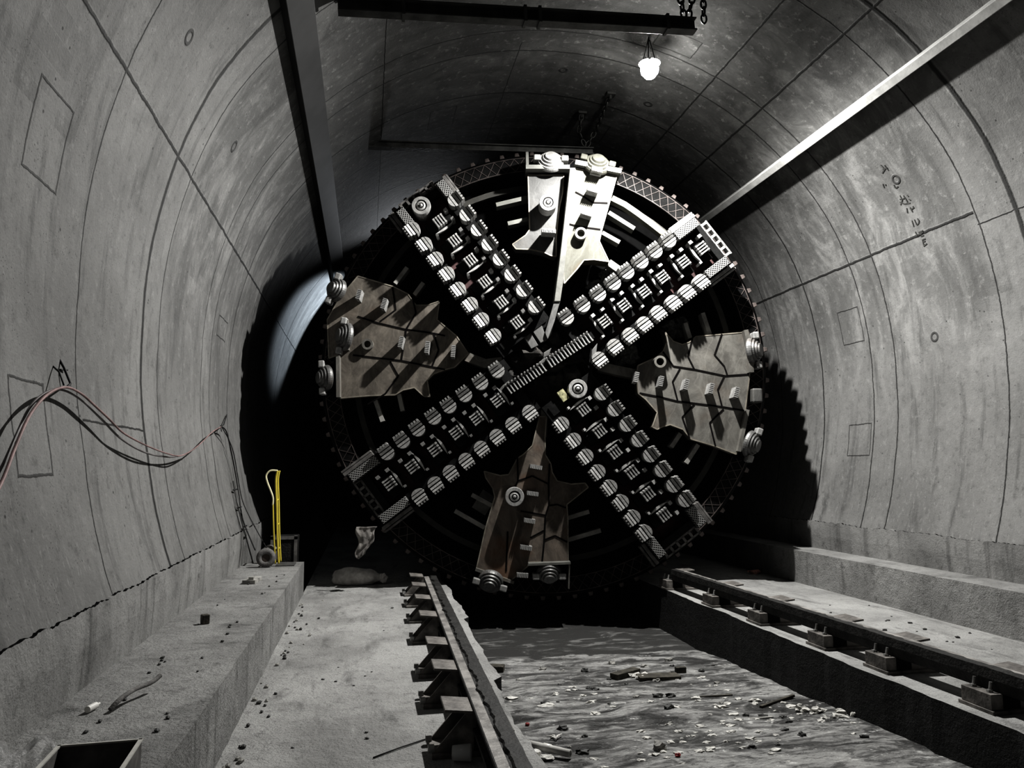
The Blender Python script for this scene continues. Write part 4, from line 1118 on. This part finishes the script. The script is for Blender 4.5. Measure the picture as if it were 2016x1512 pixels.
lump('pale_rag', (1.25, 5.32, zz), (.05, .03, .015), 'stone_pale', 'flat pale scrap lying in front of the white pipe', 'scrap', 9, amp=.5)
mb = MB(); mb.smooth = True
for i in range(9):
    a = random.uniform(-.5, .5); L = random.uniform(.05, .12)
    mb.tube([(0, 0, 0), (L * math.sin(a) * .5, L * .5, .01), (L * math.sin(a) * 1.4, L * math.cos(a), .004)], .0035, 5)
o = mb.build('straw_tuft', M['stone_pale']); o.location = (1.42, 5.70, bedz(1.42, 5.7) + .01); tag(o, 'little tuft of pale straw lying in the trench mud', 'straw')
lump('plastic_scrap', (1.29, 6.12, bedz(1.29, 6.12) + .01), (.018, .018, .014), 'red_cap', 'small dark red cap at the left side of the trench', 'cap', 2, amp=.1)
lump('plastic_scrap', (2.14, 5.15, bedz(2.14, 5.15) + .012), (.022, .018, .014), 'red_cap', 'dark red scrap among the pale lumps in the middle of the trench', 'scrap', 5, amp=.2)
random.seed(11)
GP = 'pale lumps of foamy mud on the trench bed'; GD = 'dark stones on the trench bed'
cl = [(2.3, 5.6), (2.9, 5.7), (3.5, 5.7), (1.9, 5.25), (2.5, 5.1), (3.0, 5.3), (2.2, 6.6), (3.3, 6.4), (1.8, 6.9), (3.2, 7.0), (2.7, 5.6), (3.6, 6.0)]
for i in range(110):
    cx_, cy_ = random.choice(cl); x = min(3.8, max(1.3, random.gauss(cx_, .22))); y = random.gauss(cy_, .16); s = random.uniform(.007, .024) * (1.0 if i % 9 else 1.7)
    lump('mud_lump', (x, y, bedz(x, y) + s * .12), (s * 1.7, s * 1.0, s * .5), 'stone_pale', 'pale crusty lump of foamy mud on the trench bed', 'mud lump', i + 200, GP, amp=.5)
for i in range(44):
    x = random.uniform(1.3, 3.7); y = random.uniform(5.2, 8.2); s = random.uniform(.012, .035)
    lump('stone', (x, y, bedz(x, y) + s * .2), (s * 1.3, s, s * .7), 'stone_dark' if i % 3 else 'stone', 'dark wet stone half sunk in the trench mud', 'stone', i + 400, GD, amp=.4)
for i, (x, y) in enumerate(((2.72, 7.42), (2.78, 7.48), (2.68, 7.50), (3.88, 5.88), (3.72, 5.98), (3.95, 5.76), (3.62, 6.05))):
    lump('rubble_lump', (x, y, bedz(x, y) + .02), (.05, .03, .025), 'stone_pale', ('pale broken lump against the planks in the trench' if i < 3 else 'pale crusty lump in the row at the foot of the right trench wall'), 'rubble', i + 600, ('lumps against the planks' if i < 3 else 'lumps at the foot of the right trench wall'), amp=.5)
lump('rock', (2.08, 5.33, bedz(2.08, 5.33) + .02), (.055, .05, .045), 'stone', 'biggest grey rock in the near trench mud with a dark hollow side', 'rock', 77, amp=.4)
# small stones on the right ledge
GR = 'dark pebbles on the right ledge beyond the rail'
for i in range(30):
    x = random.uniform(4.5, 5.9); y = random.uniform(4.6, 9.5); s = random.uniform(.006, .018)
    lump('pebble', (x, y, s * .4), (s * 1.5, s, s * .7), 'stone_dark', 'small dark pebble on the pale ledge beyond the right rail', 'pebble', i + 700, GR, sub=1)
GR = 'pebbles on the left floor'
for i in range(22):
    x = random.uniform(-.5, .95); y = random.uniform(4.3, 9.5); s = random.uniform(.005, .012)
    lump('pebble', (x, y, s * .4), (s * 1.4, s, s * .6), 'stone_dark', 'tiny dark pebble on the pale floor between kerb and left rail', 'pebble', i + 800, GR, sub=1)

# ================================================================== NEAR LEFT CORNER: STEEL BOX AND PLASTIC SHEET
bx = empty('steel_box', (-.915, 2.90, .41)); bx.rotation_euler = (0, 0, .06)
tag(bx, 'open topped black steel box with bright rims in the lower left corner', 'box')
mb = MB()
for s in (-1, 1):
    mb.box((s * .135, 0, .10), (.006, .42, .20)); mb.box((0, s * .207, .10), (.27, .006, .20))
mb.box((0, 0, .004), (.27, .42, .008)); mb.build('body', M['darkpale'], bx)
mb = MB()
for s in (-1, 1):
    mb.box((s * .135, 0, .202), (.014, .43, .006)); mb.box((0, s * .207, .202), (.28, .010, .006))
mb.build('rim', M['rim_light'], bx)
nx, ny = 70, 60; vs = []; fs = []
for j in range(ny + 1):
    for i in range(nx + 1):
        u, v = i / nx, j / ny
        x = -1.42 + .42 * u; y = 2.62 + .92 * v - .25 * u * v
        z = .47 + .16 * (1 - u) * (1 - v * .8) + .085 * noise.noise(Vector((u * 3.1, v * 4, 1))) + .055 * abs(noise.noise(Vector((u * 7, v * 8, 4)))) + .02 * noise.noise(Vector((u * 19, v * 22, 8)))
        z = max(z, .418)
        vs.append((x + .03 * noise.noise(Vector((v * 6, 3, 0))), y + .06 * noise.noise(Vector((u * 4, 9, 0))), z))
fs = [(j * (nx + 1) + i, j * (nx + 1) + i + 1, (j + 1) * (nx + 1) + i + 1, (j + 1) * (nx + 1) + i) for j in range(ny) for i in range(nx)]
mb = MB(); mb.smooth = True; mb._add(vs, fs)
tag(mb.build('plastic_sheet', M['film']), 'crumpled clear plastic sheet lying on the kerb left of the steel box', 'plastic sheet')

# ================================================================== INK MARKS ON THE RIGHT WALL
def unwall(px, py):
    """ink strokes were measured as (degrees round the lining, metres along it)"""
    return wpt(px, py, .004)
def strokes(name, L, w, label):
    chars = [(0, 3), (3, 5), (5, 6), (6, 13), (13, 17), (17, 20), (20, 25), (25, 29)]
    root = empty(name, wpt(64, 7.85, .0)); tag(root, label, 'wall marking')
    for a_, b_ in chars:
        mb = MB()
        for s in L[a_:b_]:
            for a, b in zip(s, s[1:]): mb.bar(unwall(*a) - root.location, unwall(*b) - root.location, w, .004, (unwall(*a) - Vector((CX, a[1], CZ))).normalized())
        mb.build('character', M['paint'], root)
    return root
strokes('ink_marking', [[(54.81, 7.865), (55.74, 7.85), (56.09, 7.921)], [(55.15, 7.819), (56.22, 7.812)], [(55.58, 7.876), (55.77, 7.803)], [(57.62, 8.001), (58.31, 8.017)], [(57.88, 7.967), (58.13, 7.979)], [(58.6, 7.861), (59.2, 7.865), (59.17, 7.816)], [(60.56, 7.856), (61.36, 7.856), (61.97, 7.918)], [(61.11, 7.891), (61.31, 7.818)], [(60.8, 7.81), (61.72, 7.798)], [(61.02, 7.757), (61.32, 7.747)], [(61.48, 7.904), (62.08, 7.858), (62.36, 7.767)], [(61.74, 7.759), (62.0, 7.743)], [(61.79, 7.796), (62.29, 7.804)], [(62.85, 7.85), (63.61, 7.869)], [(62.99, 7.798), (63.8, 7.791)], [(63.22, 7.74), (63.37, 7.794)], [(62.98, 7.751), (63.36, 7.747)], [(65.0, 7.853), (66.02, 7.864)], [(65.01, 7.813), (65.97, 7.81)], [(65.06, 7.764), (65.47, 7.753), (65.83, 7.775), (65.97, 7.81)], [(66.87, 7.872), (67.55, 7.866)], [(67.18, 7.828), (67.16, 7.753)], [(67.37, 7.824), (67.43, 7.759)], [(67.88, 7.817), (67.91, 7.767)], [(67.49, 7.852), (67.59, 7.788)], [(68.47, 7.813), (68.51, 7.763)], [(68.47, 7.813), (69.59, 7.822)], [(68.85, 7.805), (68.85, 7.777)], [(69.44, 7.816), (69.3, 7.766)]], .014, 'column of hand brushed black characters on the upper right wall')
# ================================================================== LIGHT
world = bpy.data.worlds.new('World'); bpy.context.scene.world = world; world.use_nodes = True
world.node_tree.nodes['Background'].inputs[0].default_value = (1, 1, 1, 1)
world.node_tree.nodes['Background'].inputs[1].default_value = .0006
def light(name, typ, loc, energy, color=(1, 1, 1), **kw):
    l = bpy.data.lights.new(name, typ); l.energy = energy; l.color = color
    for k, v in kw.items(): setattr(l, k, v)
    o = bpy.data.objects.new(name, l); o.location = loc; return link(o)
k = light('site_lamp_light', 'SPOT', (LX, LY, LZ), 1500, (1, .99, .965), spot_size=math.radians(178), spot_blend=.6, shadow_soft_size=.05)
k.rotation_euler = Vector((-.08, -.10, -1)).to_track_quat('-Z', 'Y').to_euler()
# glare that escapes sideways and upwards through the glass
g = light('site_lamp_spill', 'POINT', (LX, LY, LZ - .02), 8, (1, .99, .97), shadow_soft_size=.08)
# cold lamp further down the tunnel behind the machine
b_ = light('far_lamp_light', 'SPOT', (.5, 17.4, 5.2), 380, (.80, .90, 1), spot_size=math.radians(62), spot_blend=.4, shadow_soft_size=.12)
b_.rotation_euler = Vector((-2.2, -1.3, -.35)).to_track_quat('-Z', 'Y').to_euler()

c_ = light('far_crown_fill', 'SPOT', (1.3, 17.0, 6.2), 150, (.93, .96, 1), spot_size=math.radians(62), spot_blend=.8, shadow_soft_size=.1)  # unseen fill added to brighten the ceiling over the machine
c_.rotation_euler = Vector((-1.3, -4.2, .25)).to_track_quat('-Z', 'Y').to_euler()
# ================================================================== CAMERA
cam = bpy.data.cameras.new('camera'); co = bpy.data.objects.new('camera', cam); link(co)
cam.sensor_width = 36; cam.lens = 1493.5 / 2016 * 36; cam.clip_start = .05
yaw, pit, rol = .1884, .11115, .00045
fw = Vector((math.sin(yaw) * math.cos(pit), math.cos(yaw) * math.cos(pit), math.sin(pit)))
rt = fw.cross(Vector((0, 0, 1))).normalized(); up = rt.cross(fw)
Mx = Matrix((rt, up, -fw)).transposed().to_4x4(); Mx.translation = Vector((0, 0, 1.6))
co.matrix_world = Mx
sc = bpy.context.scene
sc.camera = co
sc.view_settings.view_transform = 'Standard'
sc.view_settings.look = 'High Contrast'
sc.view_settings.exposure = .5
sc.cycles.max_bounces = 6; sc.cycles.diffuse_bounces = 3
